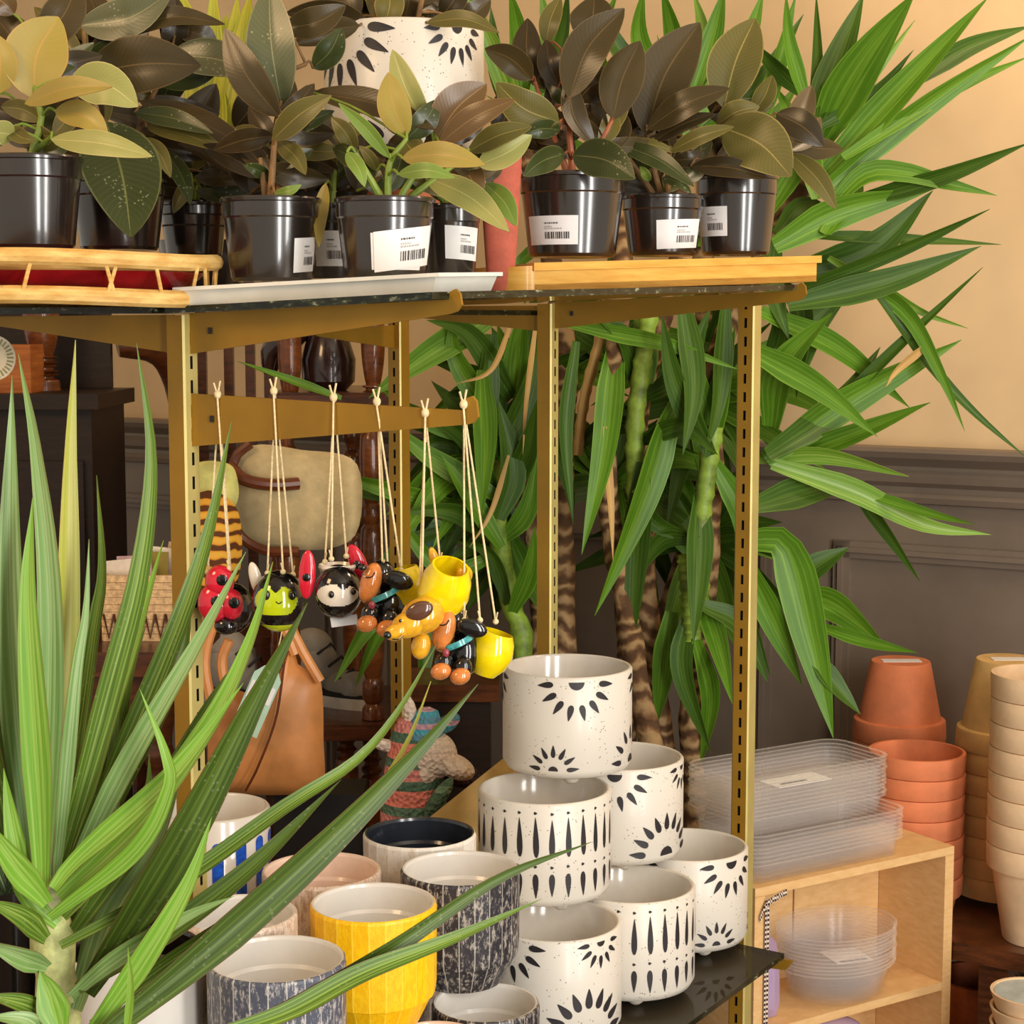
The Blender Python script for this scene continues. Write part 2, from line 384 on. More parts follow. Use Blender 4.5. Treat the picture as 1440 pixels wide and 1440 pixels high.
mb = MB(); bracket(mb, ll, tl, M(54, 2.0), .008, 0); mb.build('bracket', [goldpaint, darkslot], rack, smooth=False)
lb = B - U * WP * .5; lb.z = ztop(lb.x, lb.y) - .004; tb = B - U * .36; tb.z = lb.z
mb = MB(); bracket(mb, lb, tb, M(36, 2.73), .008, 0); mb.build('bracket', [goldpaint, darkslot], rack, smooth=False)
ZG = ZC - .918                                                # top of the bottom glass
for q, tp in ((B, Vector((tipB.x, tipB.y, 0))), (A, Vector((tipA.x, tipA.y, 0)))):
    a = q + U * WP * .5; a.z = ZG - .0086; b = tp.copy(); b.z = ZG - .0086
    mb = MB(); bracket(mb, a, b, .05, .016, .0); mb.build('bracket', [goldpaint, darkslot], rack, smooth=False)
q = D; mb = MB(); slotted_post(mb, q, 0, P(1054, 414, 2.62).z, .0265, -V, U, 0, 1, 1); o = mb.build('slotted_upright', mats, loc=(q.x, q.y, 0), smooth=False)
tag(o, 'gold slotted upright standing alone before the yucca trunks, right of the stacked dotted planters', 'upright')
up = thing('slotted_upright', (CC.x, CC.y, 0), 'gold slotted upright behind the hanging ornaments, with a short bracket pointing left', 'upright')
mb = MB(); slotted_post(mb, CC, 0, ZC + .01, .026, -V, U, 0, 0, 1); mb.build('post', mats, up, smooth=False)
a = CC - V * .013; a.z = P(545, 457, 2.94).z; b = P(440, 466, 2.72)
mb = MB(); bracket(mb, a, b, M(33, 2.9), .008, 0); mb.build('bracket', [goldpaint, darkslot], up, smooth=False)

# glass shelves
def glassmat(name, tint, alpha, rough=.02):
    n = N(name); n.color(lin(tint)); n.set(rough, 0, .5)
    tr = n.new('ShaderNodeBsdfTransparent'); tr.inputs[0].default_value = lin((225, 235, 225)); ms = n.new('ShaderNodeMixShader')
    fr = n.new('ShaderNodeFresnel'); fr.inputs[0].default_value = 1.45
    f = n.math('ADD', n.math('MULTIPLY', fr.outputs[0], .9), alpha)
    n.ln(f, ms.inputs[0]); n.ln(tr.outputs[0], ms.inputs[1]); n.ln(n.b.outputs[0], ms.inputs[2]); n.ln(ms.outputs[0], n.t.nodes['Material Output'].inputs['Surface']); return n.m
shelf_glass = glassmat('shelf_glass', (88, 78, 62), .22)
edge_n = N('glass_edge'); edge_n.color(edge_n.ramp(edge_n.noise(60, 3, edge_n.coord('Object', (1, 1, 3))), [(.45, (16, 20, 12)), (.62, (40, 48, 32)), (.72, (150, 150, 120))])); edge_n.set(.15); glass_edge = edge_n.m
def glass_shelf(pts, zf, t, label, nm='glass_shelf'):
    mb = MB(); n = len(pts); vs = [Vector((p.x, p.y, zf(p.x, p.y))) for p in pts]; vs += [v + Vector((0, 0, t)) for v in vs]
    mb.add(vs, [tuple(range(n - 1, -1, -1)), tuple(range(n, 2 * n))] + [(i, (i + 1) % n, n + (i + 1) % n, n + i) for i in range(n)], [0, 0] + [1] * n)
    o = mb.build(nm, [shelf_glass, glass_edge], smooth=False, loc=vs[0]); return tag(o, label, 'glass shelf')
gA, gB = Vector((A.x, A.y, 0)), Vector((B.x, B.y, 0))
fA = Vector((tipA.x, tipA.y, 0)) - U * .015; fB = Vector((tipB.x, tipB.y, 0)) - U * .015
e = V * -.03
glass_shelf([gA + e + U * .001, fA + e, fB + V * .012, gB + V * .02 + U * .001], ztop, .0075, 'dark edged glass top shelf under the white plastic tray and the bamboo tray')
glass_shelf([gA + e - U * .4, gA + e - U * .018, gB + V * .02 - U * .018, gB + V * .02 - U * .4], lambda x, y: ZC + .007, .0075, 'dark edged glass shelf on the left under the round rattan tray')
glass_shelf([gA + e * 10 + U * .019, fA + e * 18, fB + V * .0, gB + V * .0 + U * .019], lambda x, y: ZG - .008, .008, 'clear glass bottom shelf under the dotted and ribbed planters')

# ================= trays on top =================
mb = MB()   # white plastic tray
zt = lambda x, y: ztop(x, y) + .0078
TL, TR = P(262, 420, 1.96), P(608, 420, 1.86); d1 = (Vector((TR.x, TR.y, 0)) - Vector((TL.x, TL.y, 0))).normalized(); d2 = Vector((-d1.y, d1.x, 0))
cor = [TL, TR, P(690, 415, 1.945), P(676, 415, 2.17), P(285, 415, 2.2)]; cor = [Vector((p.x, p.y, 0)) for p in cor]; cen = sum(cor, Vector()) / 5
def tray(mb, cor, cen, zf, h, lip, th=.004, slope=.008):
    n = len(cor); out = lambda p, k: p + (p - cen).normalized() * k
    rings = [(0, 0), (slope, h - .004), (slope + lip, h - .004), (slope + lip, h), (slope - .002, h), (-.004, th)]
    vs = [];
    for k, z in rings:
        for p in cor: q = out(p, k); vs.append(Vector((q.x, q.y, zf(q.x, q.y) + z)))
    fs = [(r * n + i, r * n + (i + 1) % n, (r + 1) * n + (i + 1) % n, (r + 1) * n + i) for r in range(5) for i in range(n)]
    fs += [tuple(range(n - 1, -1, -1)), tuple(5 * n + i for i in range(n))]
    mb.add(vs, fs)
tray(mb, cor, cen, zt, M(27, 1.86), .007)
tag(mb.build('plastic_tray', whiteplastic, smooth=False, loc=(cen.x, cen.y, zt(cen.x, cen.y))), 'long white plastic plant tray on the glass shelf', 'tray')
bt = thing('bamboo_tray', (.1, 2.3, ztop(.1, 2.3)), 'golden bamboo serving tray at the right end of the top shelf', 'tray')
BL, BR = P(752, 409, 2.12), P(1148, 397, 2.36); BL.z = BR.z = 0; d1 = (BR - BL).normalized(); d2 = Vector((-d1.y, d1.x, 0)); dp = .26
zb = lambda x, y: ztop(x, y) + .0085
def slab(mb, pts, zf, h):
    n = len(pts); vs = [Vector((p.x, p.y, zf(p.x, p.y))) for p in pts]; vs += [v + Vector((0, 0, h)) for v in vs]
    mb.add(vs, [tuple(range(n - 1, -1, -1)), tuple(range(n, 2 * n))] + [(i, (i + 1) % n, n + (i + 1) % n, n + i) for i in range(n)])
mb = MB(); slab(mb, [BL, BR, BR + d2 * dp, BL + d2 * dp], zb, .008); mb.build('tray_base', bamboo, bt, smooth=False)
hb = M(38, 2.2)
for (p, q) in ((BL, BR), (BL + d2 * (dp - .012), BR + d2 * (dp - .012))):
    mb = MB(); slab(mb, [p, q, q + d2 * .012, p + d2 * .012], zb, hb * .75)
    zz = lambda x, y: zb(x, y) + hb * .72
    slab(mb, [p - d2 * .003 - d1 * .003, q - d2 * .003 + d1 * .006, q + d2 * .014 + d1 * .006, p + d2 * .014 - d1 * .003], zz, hb * .28); mb.build('side_rail', bamboo, bt, smooth=False)
for p, sg in ((BL, 1), (BR, -1)):
    mb = MB(); slab(mb, [p + d2 * .012, p + d1 * .012 * sg + d2 * .012, p + d1 * .012 * sg + d2 * (dp - .012), p + d2 * (dp - .012)][::sg], zb, hb); mb.build('end_handle', bamboo, bt, smooth=False)
# rounded corner handle piece that wraps the left end
mb = MB(); arc = [BL + d1 * (.0 - .034 * math.sin(k / 8 * PI / 2)) + d2 * (.05 * (1 - math.cos(k / 8 * PI / 2)) ) for k in range(9)]
arc2 = [p + (d1 * .010 * math.sin(k / 8 * PI / 2) + d2 * .010 * math.cos(k / 8 * PI / 2)) for k, p in enumerate(arc)]
slab(mb, arc2 + arc[::-1], zb, hb * .9); mb.build('corner_piece', bamboo, bt)
# round rattan tray with red dish
rc = P(70, 425, 2.02); R0 = M(232, 1.98); rz = ZC + .0148
rt = thing('rattan_tray', (rc.x, rc.y, rz), 'round rattan tray with laced rims at the left end of the top shelf', 'tray')
def ring(z, r, tk, wob=.003):
    mb = MB(); n = 72; pts = [(rc.x + (r + wob * math.sin(k * 5 / n * 2 * PI)) * math.cos(k / n * 2 * PI), rc.y + (r * .84) * math.sin(k / n * 2 * PI), z + .002 * math.sin(k * 3 / n * 2 * PI)) for k in range(n + 1)]
    mb.tube(pts, tk, 10); return mb
tk = M(13, 1.9)
ring(rz + tk, R0 * .97, tk).build('bottom_rim', rattan, rt)
zr = P(70, 362, 1.85).z
ring(zr, R0, tk * .95).build('top_rim', rattan, rt)
mb = MB(); mb.lathe([(0, rz + .004), (R0 * .95, rz + .004), (R0 * .95, rz + .009), (0, rz + .009)], 60, (rc.x, rc.y, 0), squash=(1, .84)); mb.build('woven_base', rattan, rt)
for k in range(26):
    a = k / 26 * 2 * PI + (.16 if k % 3 == 0 else 0); a2 = a + (.07 if k % 2 else -.06); mb = MB()
    mb.tube([(rc.x + R0 * 1.02 * math.cos(a), rc.y + R0 * .86 * math.sin(a), zr), (rc.x + R0 * math.cos(a2), rc.y + R0 * .85 * math.sin(a2), rz + tk)], .0022, 6); mb.build('lashing', rattan, rt)
mb = MB(); r = R0 * .985; mb.lathe([(0, rz + .010), (r * .78, rz + .010), (r * .97, zr - tk * 1.2), (r * .95, zr - tk * 1.2), (r * .76, rz + .014), (0, rz + .014)], 72, (rc.x, rc.y, 0), squash=(1, .84))
tag(mb.build('lacquer_dish', redplastic, loc=(rc.x, rc.y, rz + .01)), 'dark red lacquer dish lying inside the rattan tray', 'dish')

# ================= nursery pots with rubber plants =================
def patch(mb, c, rf, a0, a1, z0, z1, off=.0009, mi=0, n=8, skew=0):
    """a sheet following a pot's side between two angles (radians, 0 = towards the camera, + to the right)"""
    vs, fs = [], []; c = Vector(c); base = math.atan2(-c.y, -c.x)
    for i in range(n + 1):
        a = a0 + (a1 - a0) * i / n
        for z in (z0, z1):
            z2 = z + skew * (a - a0); r = rf(z2) + off; vs.append((c.x + r * math.cos(base + a), c.y + r * math.sin(base + a), z2))
    fs = [(2 * i, 2 * i + 2, 2 * i + 3, 2 * i + 1) for i in range(n)]; mb.add(vs, fs, mi)
def price_label(pot, c, rf, a0, a1, z0, z1, skew=0, blank=False, o=0):
    skew *= .07
    mb = MB(); patch(mb, c, rf, a0, a1, z0, z1, .0009 + o, 0, 10, skew)
    if blank: return mb.build('price_label', [white_label, ink, pale_ink], pot)
    w, h = a1 - a0, z1 - z0
    rnd = random.Random(int(a0 * 1000)); a = a0 + w * .4; e = a0 + w * .86
    while a < e:                                            # bar code
        b = w * rnd.choice((.012, .02, .03)); patch(mb, c, rf, a, a + b, z0 + h * .2 + skew * (a - a0), z0 + h * .44 + skew * (a - a0), .0014 + o, 1, 1, skew); a += b + w * rnd.choice((.014, .024))
    for k, (q, ln_, mi) in enumerate(((.72, .22, 1), (.6, .14, 2), (.53, .3, 2))):   # unreadable small print
        a = a0 + w * .4
        while a < a0 + w * (.4 + ln_):
            b = w * rnd.choice((.02, .035)); patch(mb, c, rf, a, a + b, z0 + h * q + skew * (a - a0), z0 + h * (q + .045) + skew * (a - a0), .0014 + o, 2 if k else 1, 1, skew); a += b + w * .014
    return mb.build('price_label', [white_label, ink, pale_ink], pot)
def nursery_pot(px, ytop, ybot, wpx, Y, root_label, group, labels=(), leafname='rubber_plant'):
    top = P(px, ytop, Y); R = M(wpx, Y) / 2; h = top.z - P(px, ybot, Y).z; z0 = top.z - h; c = Vector((top.x, top.y, 0))
    root = thing(leafname, (c.x, c.y, z0), root_label, 'potted plant', group)
    rb = R * .80; zs = top.z - h * .23
    rf = lambda z: rb + (R * .93 - rb) * max(0, min(1, (z - z0) / (zs - z0))) if z < zs else R * .96
    mb = MB(); mb.lathe([(0, z0), (rb * .94, z0), (rb, z0 + .004), (R * .93, zs - .002), (R * .955, zs), (R * .955, zs + .003), (R * .955, top.z - .006), (R * .99, top.z - .005), (R, top.z - .002), (R * .985, top.z),
                              (R * .94, top.z), (R * .92, zs), (rb * .93, z0 + .006), (0, z0 + .006)], 64, c)
    pot = mb.build('nursery_pot', blackplastic, root, sharp=20)
    mb = MB(); mb.lathe([(0, top.z - .030), (R * .90, top.z - .032), (R * .90, top.z - .022), (R * .5, top.z - .014), (0, top.z - .012)], 40, c); mb.build('soil', soil, root)
    for li, (x0, x1, y0, y1, sk) in enumerate(labels):
        f = lambda x, z: math.asin(max(-.94, min(.94, M(x - px, Y - R * .6) / (rf(z) * 1.0))))
        zl, zh = P(px, y1, Y - R).z, P(px, y0, Y - R).z; zm = (zl + zh) / 2
        price_label(pot, c, rf, f(x0, zm), f(x1, zm), zl, zh, sk, len(labels) > li + 1, .0008 * li)
    return root, c, top.z - .015, R
def leaf_part(root, mat, pts, w, Yb, roll=0, fold=.22, cup=.0, prof=oval_prof, n=16, name='leaf', twist=0, wave=.0, na=6):
    pth = spline([P(x, y, yy) for (x, y, yy) in pts], n)
    mb = blade(pth, M(w, Yb), prof, fold, roll, wave, na, .0011, twist, cup); return mb.build(name, mat, root, sharp=80)
def plant_leaves(root, c, zs, Y0, spec, stems, stemmat=stem_brown, fill=16, reach=105):
    """spec: (base xy, tip xy, width px, kind, bulge px, dY base, dY tip, roll); stems: pixel polylines"""
    mb = MB(); nodes = []
    for st in stems:
        pts = spline([P(x, y, Y0 + dy) for (x, y, dy) in st], 10); pts[0].z = min(pts[0].z, zs)
        mb.tube(pts, [.0045 - .002 * i / 9 for i in range(10)], 8); nodes += pts[1:]
    for (bx, by, tx, ty, w, kind, bul, db, dt, roll) in spec:
        b = P(bx, by, Y0 + db); near = min(nodes, key=lambda q: (q - b).length + abs(q.z - b.z) * .5)
        mid = near.lerp(b, .55) + Vector((0, 0, .006)); mb.tube(spline([near, mid, b], 6), .0016, 6)
    rf_ = random.Random(int(abs(c[0]) * 1e4) + len(spec)); spec = list(spec)
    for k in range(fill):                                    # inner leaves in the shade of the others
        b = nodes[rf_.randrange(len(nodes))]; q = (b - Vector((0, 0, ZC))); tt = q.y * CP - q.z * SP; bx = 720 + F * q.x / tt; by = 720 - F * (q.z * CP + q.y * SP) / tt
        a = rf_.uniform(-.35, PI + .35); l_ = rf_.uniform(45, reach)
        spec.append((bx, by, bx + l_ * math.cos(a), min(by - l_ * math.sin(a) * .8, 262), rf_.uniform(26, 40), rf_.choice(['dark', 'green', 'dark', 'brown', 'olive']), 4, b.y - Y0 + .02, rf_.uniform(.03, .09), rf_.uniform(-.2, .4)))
    mb.build('stem', stemmat, root)
    for k, (bx, by, tx, ty, w, kind, bul, db, dt, roll) in enumerate(spec):
        L_ = math.hypot(tx - bx, ty - by); nx, ny = -(ty - by) / L_, (tx - bx) / L_
        mx, my = (bx + tx) / 2 + nx * bul, (by + ty) / 2 + ny * bul
        leaf_part(root, L[kind], [(bx, by, Y0 + db), (mx, my, Y0 + (db + dt) / 2 - .008), (tx, ty, Y0 + dt)], w, Y0 + (db + dt) / 2, roll, .2 + .1 * ((k * 7) % 5) / 5, .06 * ((k * 3) % 4))
GP = 'rubber plants in black nursery pots'
# each plant: pot, labels, leaves
r, c, z, R = nursery_pot(42, 221, 350, 146, 2.06, 'rubber plant with large pale gold leaves at the left end of the rattan tray', GP)
plant_leaves(r, c, z, 2.06, [
 (48, 140, 82, 24, 92, 'gold', -14, 0, .03, .1), (-2, 132, -6, 48, 50, 'gold', 5, 0, 0, .3), (36, 146, 158, 122, 36, 'gold', -10, -.03, -.09, .5), (98, 116, 194, 150, 62, 'pale', -14, .0, -.02, .1),
 (78, 156, 153, 198, 40, 'gold', -14, -.03, -.07, .2), (72, 196, 214, 220, 40, 'pale', -6, -.05, -.1, .4), (20, 190, -20, 200, 40, 'pale', 8, -.03, -.05, .3), (14, 180, 50, 198, 26, 'olive', 5, -.02, -.06, .2),
 (60, 170, 2, 150, 30, 'olive', 6, 0, .02, .3), (30, 90, -10, 20, 60, 'brown', 6, .05, .07, .1), (55, 60, 110, -25, 60, 'brown', 8, .06, .08, .2), (20, 20, -20, -10, 40, 'bronze', 4, .05, .05, 0)],
 [[(40, 225, 0), (58, 170, 0), (50, 130, 0), (45, 60, .04)], [(38, 222, .01), (75, 190, -.03)], [(45, 222, .02), (30, 150, .02)]], stem_green)
r, c, z, R = nursery_pot(166, 252, 352, 134, 2.2, 'rubber plant with a huge dark drooping leaf, second black pot from the left', GP)
plant_leaves(r, c, z, 2.2, [
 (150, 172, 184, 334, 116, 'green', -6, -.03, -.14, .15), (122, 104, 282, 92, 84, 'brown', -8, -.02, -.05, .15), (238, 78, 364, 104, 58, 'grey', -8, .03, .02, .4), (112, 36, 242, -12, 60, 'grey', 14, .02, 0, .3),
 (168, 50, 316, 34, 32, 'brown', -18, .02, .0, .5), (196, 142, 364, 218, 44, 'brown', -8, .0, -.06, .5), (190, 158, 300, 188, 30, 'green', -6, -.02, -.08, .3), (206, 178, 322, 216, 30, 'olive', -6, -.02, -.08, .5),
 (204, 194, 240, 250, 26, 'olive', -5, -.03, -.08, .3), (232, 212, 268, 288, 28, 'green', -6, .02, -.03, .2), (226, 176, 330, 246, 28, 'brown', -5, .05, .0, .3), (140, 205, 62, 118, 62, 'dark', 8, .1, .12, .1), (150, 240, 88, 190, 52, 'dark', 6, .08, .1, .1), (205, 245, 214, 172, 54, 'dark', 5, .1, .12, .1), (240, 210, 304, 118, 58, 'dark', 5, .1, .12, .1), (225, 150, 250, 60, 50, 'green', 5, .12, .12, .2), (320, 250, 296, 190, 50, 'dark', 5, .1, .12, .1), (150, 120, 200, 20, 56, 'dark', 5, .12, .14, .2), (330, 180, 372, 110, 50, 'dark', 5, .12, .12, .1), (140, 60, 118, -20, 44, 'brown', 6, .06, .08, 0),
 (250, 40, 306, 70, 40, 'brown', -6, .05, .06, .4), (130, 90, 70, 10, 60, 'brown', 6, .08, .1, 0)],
 [[(166, 255, 0), (140, 170, 0), (122, 100, -.01), (118, 40, .02)], [(170, 255, .01), (200, 170, .01), (240, 80, .03)]], fill=26, reach=150)
r, c, z, R = nursery_pot(272, 284, 362, 96, 2.3, 'small rubber plant half hidden behind the rattan tray, third black pot from the left', GP)
plant_leaves(r, c, z, 2.3, [(262, 240, 300, 180, 34, 'olive', 5, 0, .02, .2), (268, 246, 232, 206, 26, 'green', 4, 0, 0, .2), (275, 250, 344, 258, 28, 'brown', -4, -.02, -.04, .3), (276, 268, 318, 288, 18, 'green', -3, -.02, -.05, .3), (268, 258, 244, 300, 24, 'olive', 4, -.03, -.07, .3)],
 [[(272, 290, 0), (268, 250, 0), (262, 230, 0)], [(276, 288, 0), (280, 262, -.01)]], stem_green, fill=26, reach=150)
r, c, z, R = nursery_pot(381, 279, 396, 142, 2.05, 'rubber plant with one tall grey green leaf, black pot with a narrow price label', GP, [(411, 444, 334, 383, .05)])
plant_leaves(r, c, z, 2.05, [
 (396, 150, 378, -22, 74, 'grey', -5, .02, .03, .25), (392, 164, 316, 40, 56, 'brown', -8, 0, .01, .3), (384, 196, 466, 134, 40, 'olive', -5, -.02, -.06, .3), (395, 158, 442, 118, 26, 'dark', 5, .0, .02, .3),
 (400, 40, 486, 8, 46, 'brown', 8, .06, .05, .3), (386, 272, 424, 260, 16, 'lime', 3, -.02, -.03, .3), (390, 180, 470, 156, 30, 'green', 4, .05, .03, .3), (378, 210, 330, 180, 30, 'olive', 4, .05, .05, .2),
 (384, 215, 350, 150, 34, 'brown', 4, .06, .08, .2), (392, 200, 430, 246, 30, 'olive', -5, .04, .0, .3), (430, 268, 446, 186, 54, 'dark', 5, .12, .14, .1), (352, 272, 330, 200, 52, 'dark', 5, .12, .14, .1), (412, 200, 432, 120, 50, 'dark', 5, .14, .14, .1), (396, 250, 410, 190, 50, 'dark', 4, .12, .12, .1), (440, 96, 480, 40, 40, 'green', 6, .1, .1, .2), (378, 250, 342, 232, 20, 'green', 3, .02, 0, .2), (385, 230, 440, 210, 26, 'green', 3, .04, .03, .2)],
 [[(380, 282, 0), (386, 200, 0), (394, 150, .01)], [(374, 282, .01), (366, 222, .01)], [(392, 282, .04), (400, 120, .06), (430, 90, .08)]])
r, c, z, R = nursery_pot(466, 288, 392, 84, 2.17, 'narrow black pot wedged between two wider ones, an amber leaf hanging over its price label', GP, [(444, 484, 324, 374, 0)])
plant_leaves(r, c, z, 2.17, [(458, 258, 448, 348, 22, 'gold', 3, -.1, -.14, .2), (470, 240, 440, 190, 30, 'olive', 3, 0, .02, .2), (472, 250, 500, 200, 28, 'green', 3, 0, .02, .2), (476, 240, 420, 222, 26, 'brown', 3, 0, -.02, .3), (468, 225, 460, 160, 32, 'olive', 3, .03, .04, .2)],
 [[(466, 290, 0), (470, 230, 0), (466, 205, .02)]], stem_green, fill=26, reach=140)
r, c, z, R = nursery_pot(541, 279, 396, 142, 1.99, 'rubber plant of pale olive and bronze leaves, black pot with two overlapping white price labels', GP, [(522, 590, 327, 379, .0), (526, 599, 326, 383, .09)])
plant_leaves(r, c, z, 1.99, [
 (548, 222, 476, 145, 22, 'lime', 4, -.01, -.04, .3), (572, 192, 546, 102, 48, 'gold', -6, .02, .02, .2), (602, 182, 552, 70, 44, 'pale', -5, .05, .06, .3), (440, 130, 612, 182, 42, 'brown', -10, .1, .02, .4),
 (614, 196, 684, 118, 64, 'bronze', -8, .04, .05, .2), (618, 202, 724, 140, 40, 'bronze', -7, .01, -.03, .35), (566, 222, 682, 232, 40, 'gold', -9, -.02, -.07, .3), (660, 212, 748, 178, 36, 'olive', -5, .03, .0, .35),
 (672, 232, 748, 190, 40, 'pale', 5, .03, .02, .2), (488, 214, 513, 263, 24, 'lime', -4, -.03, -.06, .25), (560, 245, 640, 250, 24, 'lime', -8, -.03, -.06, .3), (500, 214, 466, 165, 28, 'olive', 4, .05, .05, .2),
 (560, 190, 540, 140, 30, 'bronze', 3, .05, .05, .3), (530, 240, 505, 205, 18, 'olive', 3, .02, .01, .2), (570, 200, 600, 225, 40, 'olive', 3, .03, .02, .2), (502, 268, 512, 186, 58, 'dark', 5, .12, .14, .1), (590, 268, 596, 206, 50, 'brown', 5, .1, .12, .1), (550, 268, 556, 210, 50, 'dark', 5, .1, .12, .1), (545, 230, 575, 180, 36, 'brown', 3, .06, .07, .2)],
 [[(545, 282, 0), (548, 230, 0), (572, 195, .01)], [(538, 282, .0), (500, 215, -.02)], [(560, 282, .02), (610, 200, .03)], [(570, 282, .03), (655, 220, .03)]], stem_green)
r, c, z, R = nursery_pot(634, 288, 392, 84, 2.08, 'small black pot at the right end of the white tray, under pale hanging leaves', GP, [(626, 671, 316, 363, -.03)])
plant_leaves(r, c, z, 2.08, [(598, 248, 716, 326, 44, 'pale', -10, -.05, -.14, .25), (682, 258, 726, 318, 34, 'lime', -6, -.02, -.08, .2), (640, 226, 676, 278, 46, 'bronze', -4, -.02, -.05, .3), (625, 262, 606, 240, 18, 'lime', 3, -.02, -.03, .2), (636, 240, 600, 216, 24, 'olive', 3, 0, .02, .3)],
 [[(634, 290, 0), (630, 235, 0)], [(642, 290, 0), (676, 255, -.01)], [(628, 290, -.01), (606, 258, -.03)]], stem_green)
GR = 'rubber plants on the bamboo tray'
r, c, z, R = nursery_pot(805, 245, 362, 152, 2.26, 'dark bronze rubber plant in the widest pot, left on the bamboo tray', GP, [(747, 813, 302, 343, .0)])
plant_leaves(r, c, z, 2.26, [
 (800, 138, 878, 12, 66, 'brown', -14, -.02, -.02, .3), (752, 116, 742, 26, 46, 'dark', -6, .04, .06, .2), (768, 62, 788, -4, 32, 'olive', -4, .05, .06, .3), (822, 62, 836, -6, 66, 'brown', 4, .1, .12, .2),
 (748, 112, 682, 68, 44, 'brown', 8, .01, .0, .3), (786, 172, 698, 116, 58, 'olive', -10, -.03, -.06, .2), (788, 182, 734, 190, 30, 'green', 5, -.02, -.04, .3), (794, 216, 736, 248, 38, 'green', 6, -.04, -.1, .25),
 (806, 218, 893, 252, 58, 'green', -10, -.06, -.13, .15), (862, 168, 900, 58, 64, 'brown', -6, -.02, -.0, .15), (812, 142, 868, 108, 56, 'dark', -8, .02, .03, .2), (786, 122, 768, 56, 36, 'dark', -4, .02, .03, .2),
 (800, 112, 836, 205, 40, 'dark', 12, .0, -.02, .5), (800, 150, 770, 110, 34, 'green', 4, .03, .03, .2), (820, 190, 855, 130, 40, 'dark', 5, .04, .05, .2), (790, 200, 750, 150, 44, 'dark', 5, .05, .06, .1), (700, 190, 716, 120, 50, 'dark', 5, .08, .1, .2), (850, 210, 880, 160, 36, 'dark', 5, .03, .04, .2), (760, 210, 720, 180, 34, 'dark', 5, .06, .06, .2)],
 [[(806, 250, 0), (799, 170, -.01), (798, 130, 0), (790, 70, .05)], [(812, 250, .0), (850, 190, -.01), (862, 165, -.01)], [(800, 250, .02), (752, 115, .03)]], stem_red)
r, c, z, R = nursery_pot(932, 275, 360, 118, 2.36, 'rubber plant with a broad brown leaf, middle and smallest pot on the bamboo tray', GP, [(924, 980, 309, 350, .03)])
plant_leaves(r, c, z, 2.36, [
 (908, 190, 984, 32, 84, 'brown', -12, -.03, -.0, .2), (910, 182, 1026, 124, 44, 'brown', -8, -.06, -.1, .4), (920, 198, 1006, 160, 26, 'dark', -5, -.05, -.08, .4), (944, 212, 1032, 178, 26, 'olive', -4, -.06, -.1, .35),
 (868, 202, 976, 262, 30, 'green', -8, -.05, -.12, .3), (876, 200, 952, 214, 18, 'olive', -4, -.03, -.06, .4), (890, 190, 880, 130, 30, 'dark', 5, .02, .03, .2), (932, 250, 972, 272, 18, 'green', -5, -.04, -.07, .3), (912, 255, 900, 234, 14, 'lime', 2, -.02, -.03, .3), (900, 160, 930, 60, 50, 'dark', 4, .05, .06, .2), (945, 225, 990, 215, 24, 'dark', 4, .0, 0, .2), (925, 225, 890, 215, 24, 'dark', 4, 0, .0, .2)],
 [[(930, 278, 0), (915, 220, -.02), (908, 185, -.02)], [(938, 278, -.01), (942, 215, -.04)], [(922, 278, 0), (872, 205, -.03)]], stem_brown)
r, c, z, R = nursery_pot(1036, 248, 359, 118, 2.42, 'rubber plant with a glossy bronze gold leaf, rightmost pot on the bamboo tray', GP, [(966, 1024, 289, 331, .0)])
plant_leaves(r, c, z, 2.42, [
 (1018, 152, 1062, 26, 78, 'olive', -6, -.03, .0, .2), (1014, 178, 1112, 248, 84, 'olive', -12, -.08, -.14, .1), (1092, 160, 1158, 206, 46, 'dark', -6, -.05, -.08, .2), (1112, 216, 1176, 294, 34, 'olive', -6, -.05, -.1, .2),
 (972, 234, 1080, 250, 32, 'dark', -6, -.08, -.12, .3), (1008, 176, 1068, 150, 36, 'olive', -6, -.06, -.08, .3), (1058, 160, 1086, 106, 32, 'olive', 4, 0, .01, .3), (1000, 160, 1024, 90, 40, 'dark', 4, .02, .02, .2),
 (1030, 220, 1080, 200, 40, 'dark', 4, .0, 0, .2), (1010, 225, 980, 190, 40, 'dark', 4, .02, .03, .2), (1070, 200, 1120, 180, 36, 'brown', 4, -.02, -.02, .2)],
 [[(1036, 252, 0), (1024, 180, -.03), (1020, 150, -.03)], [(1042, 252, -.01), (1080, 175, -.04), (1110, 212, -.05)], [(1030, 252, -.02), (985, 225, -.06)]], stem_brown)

# tall terracotta slip pot between the trays
q = P(704, 409, 2.13); q.z = ztop(q.x, q.y) + .0076; h = P(704, 212, 2.13).z - q.z; mb = MB()
mb.lathe([(0, 0), (.010, .0005), (.014, .005), (.0168, .02), (.021, h * .5), (.0252, h * .93), (.0252, h), (.021, h), (.015, .02), (0, .016)], 40, q, squash=(1, .62)); tag(mb.build('tapered_vase', terracotta_pink, loc=q), 'slim tapered terracotta vase standing between the white and bamboo trays', 'vase')
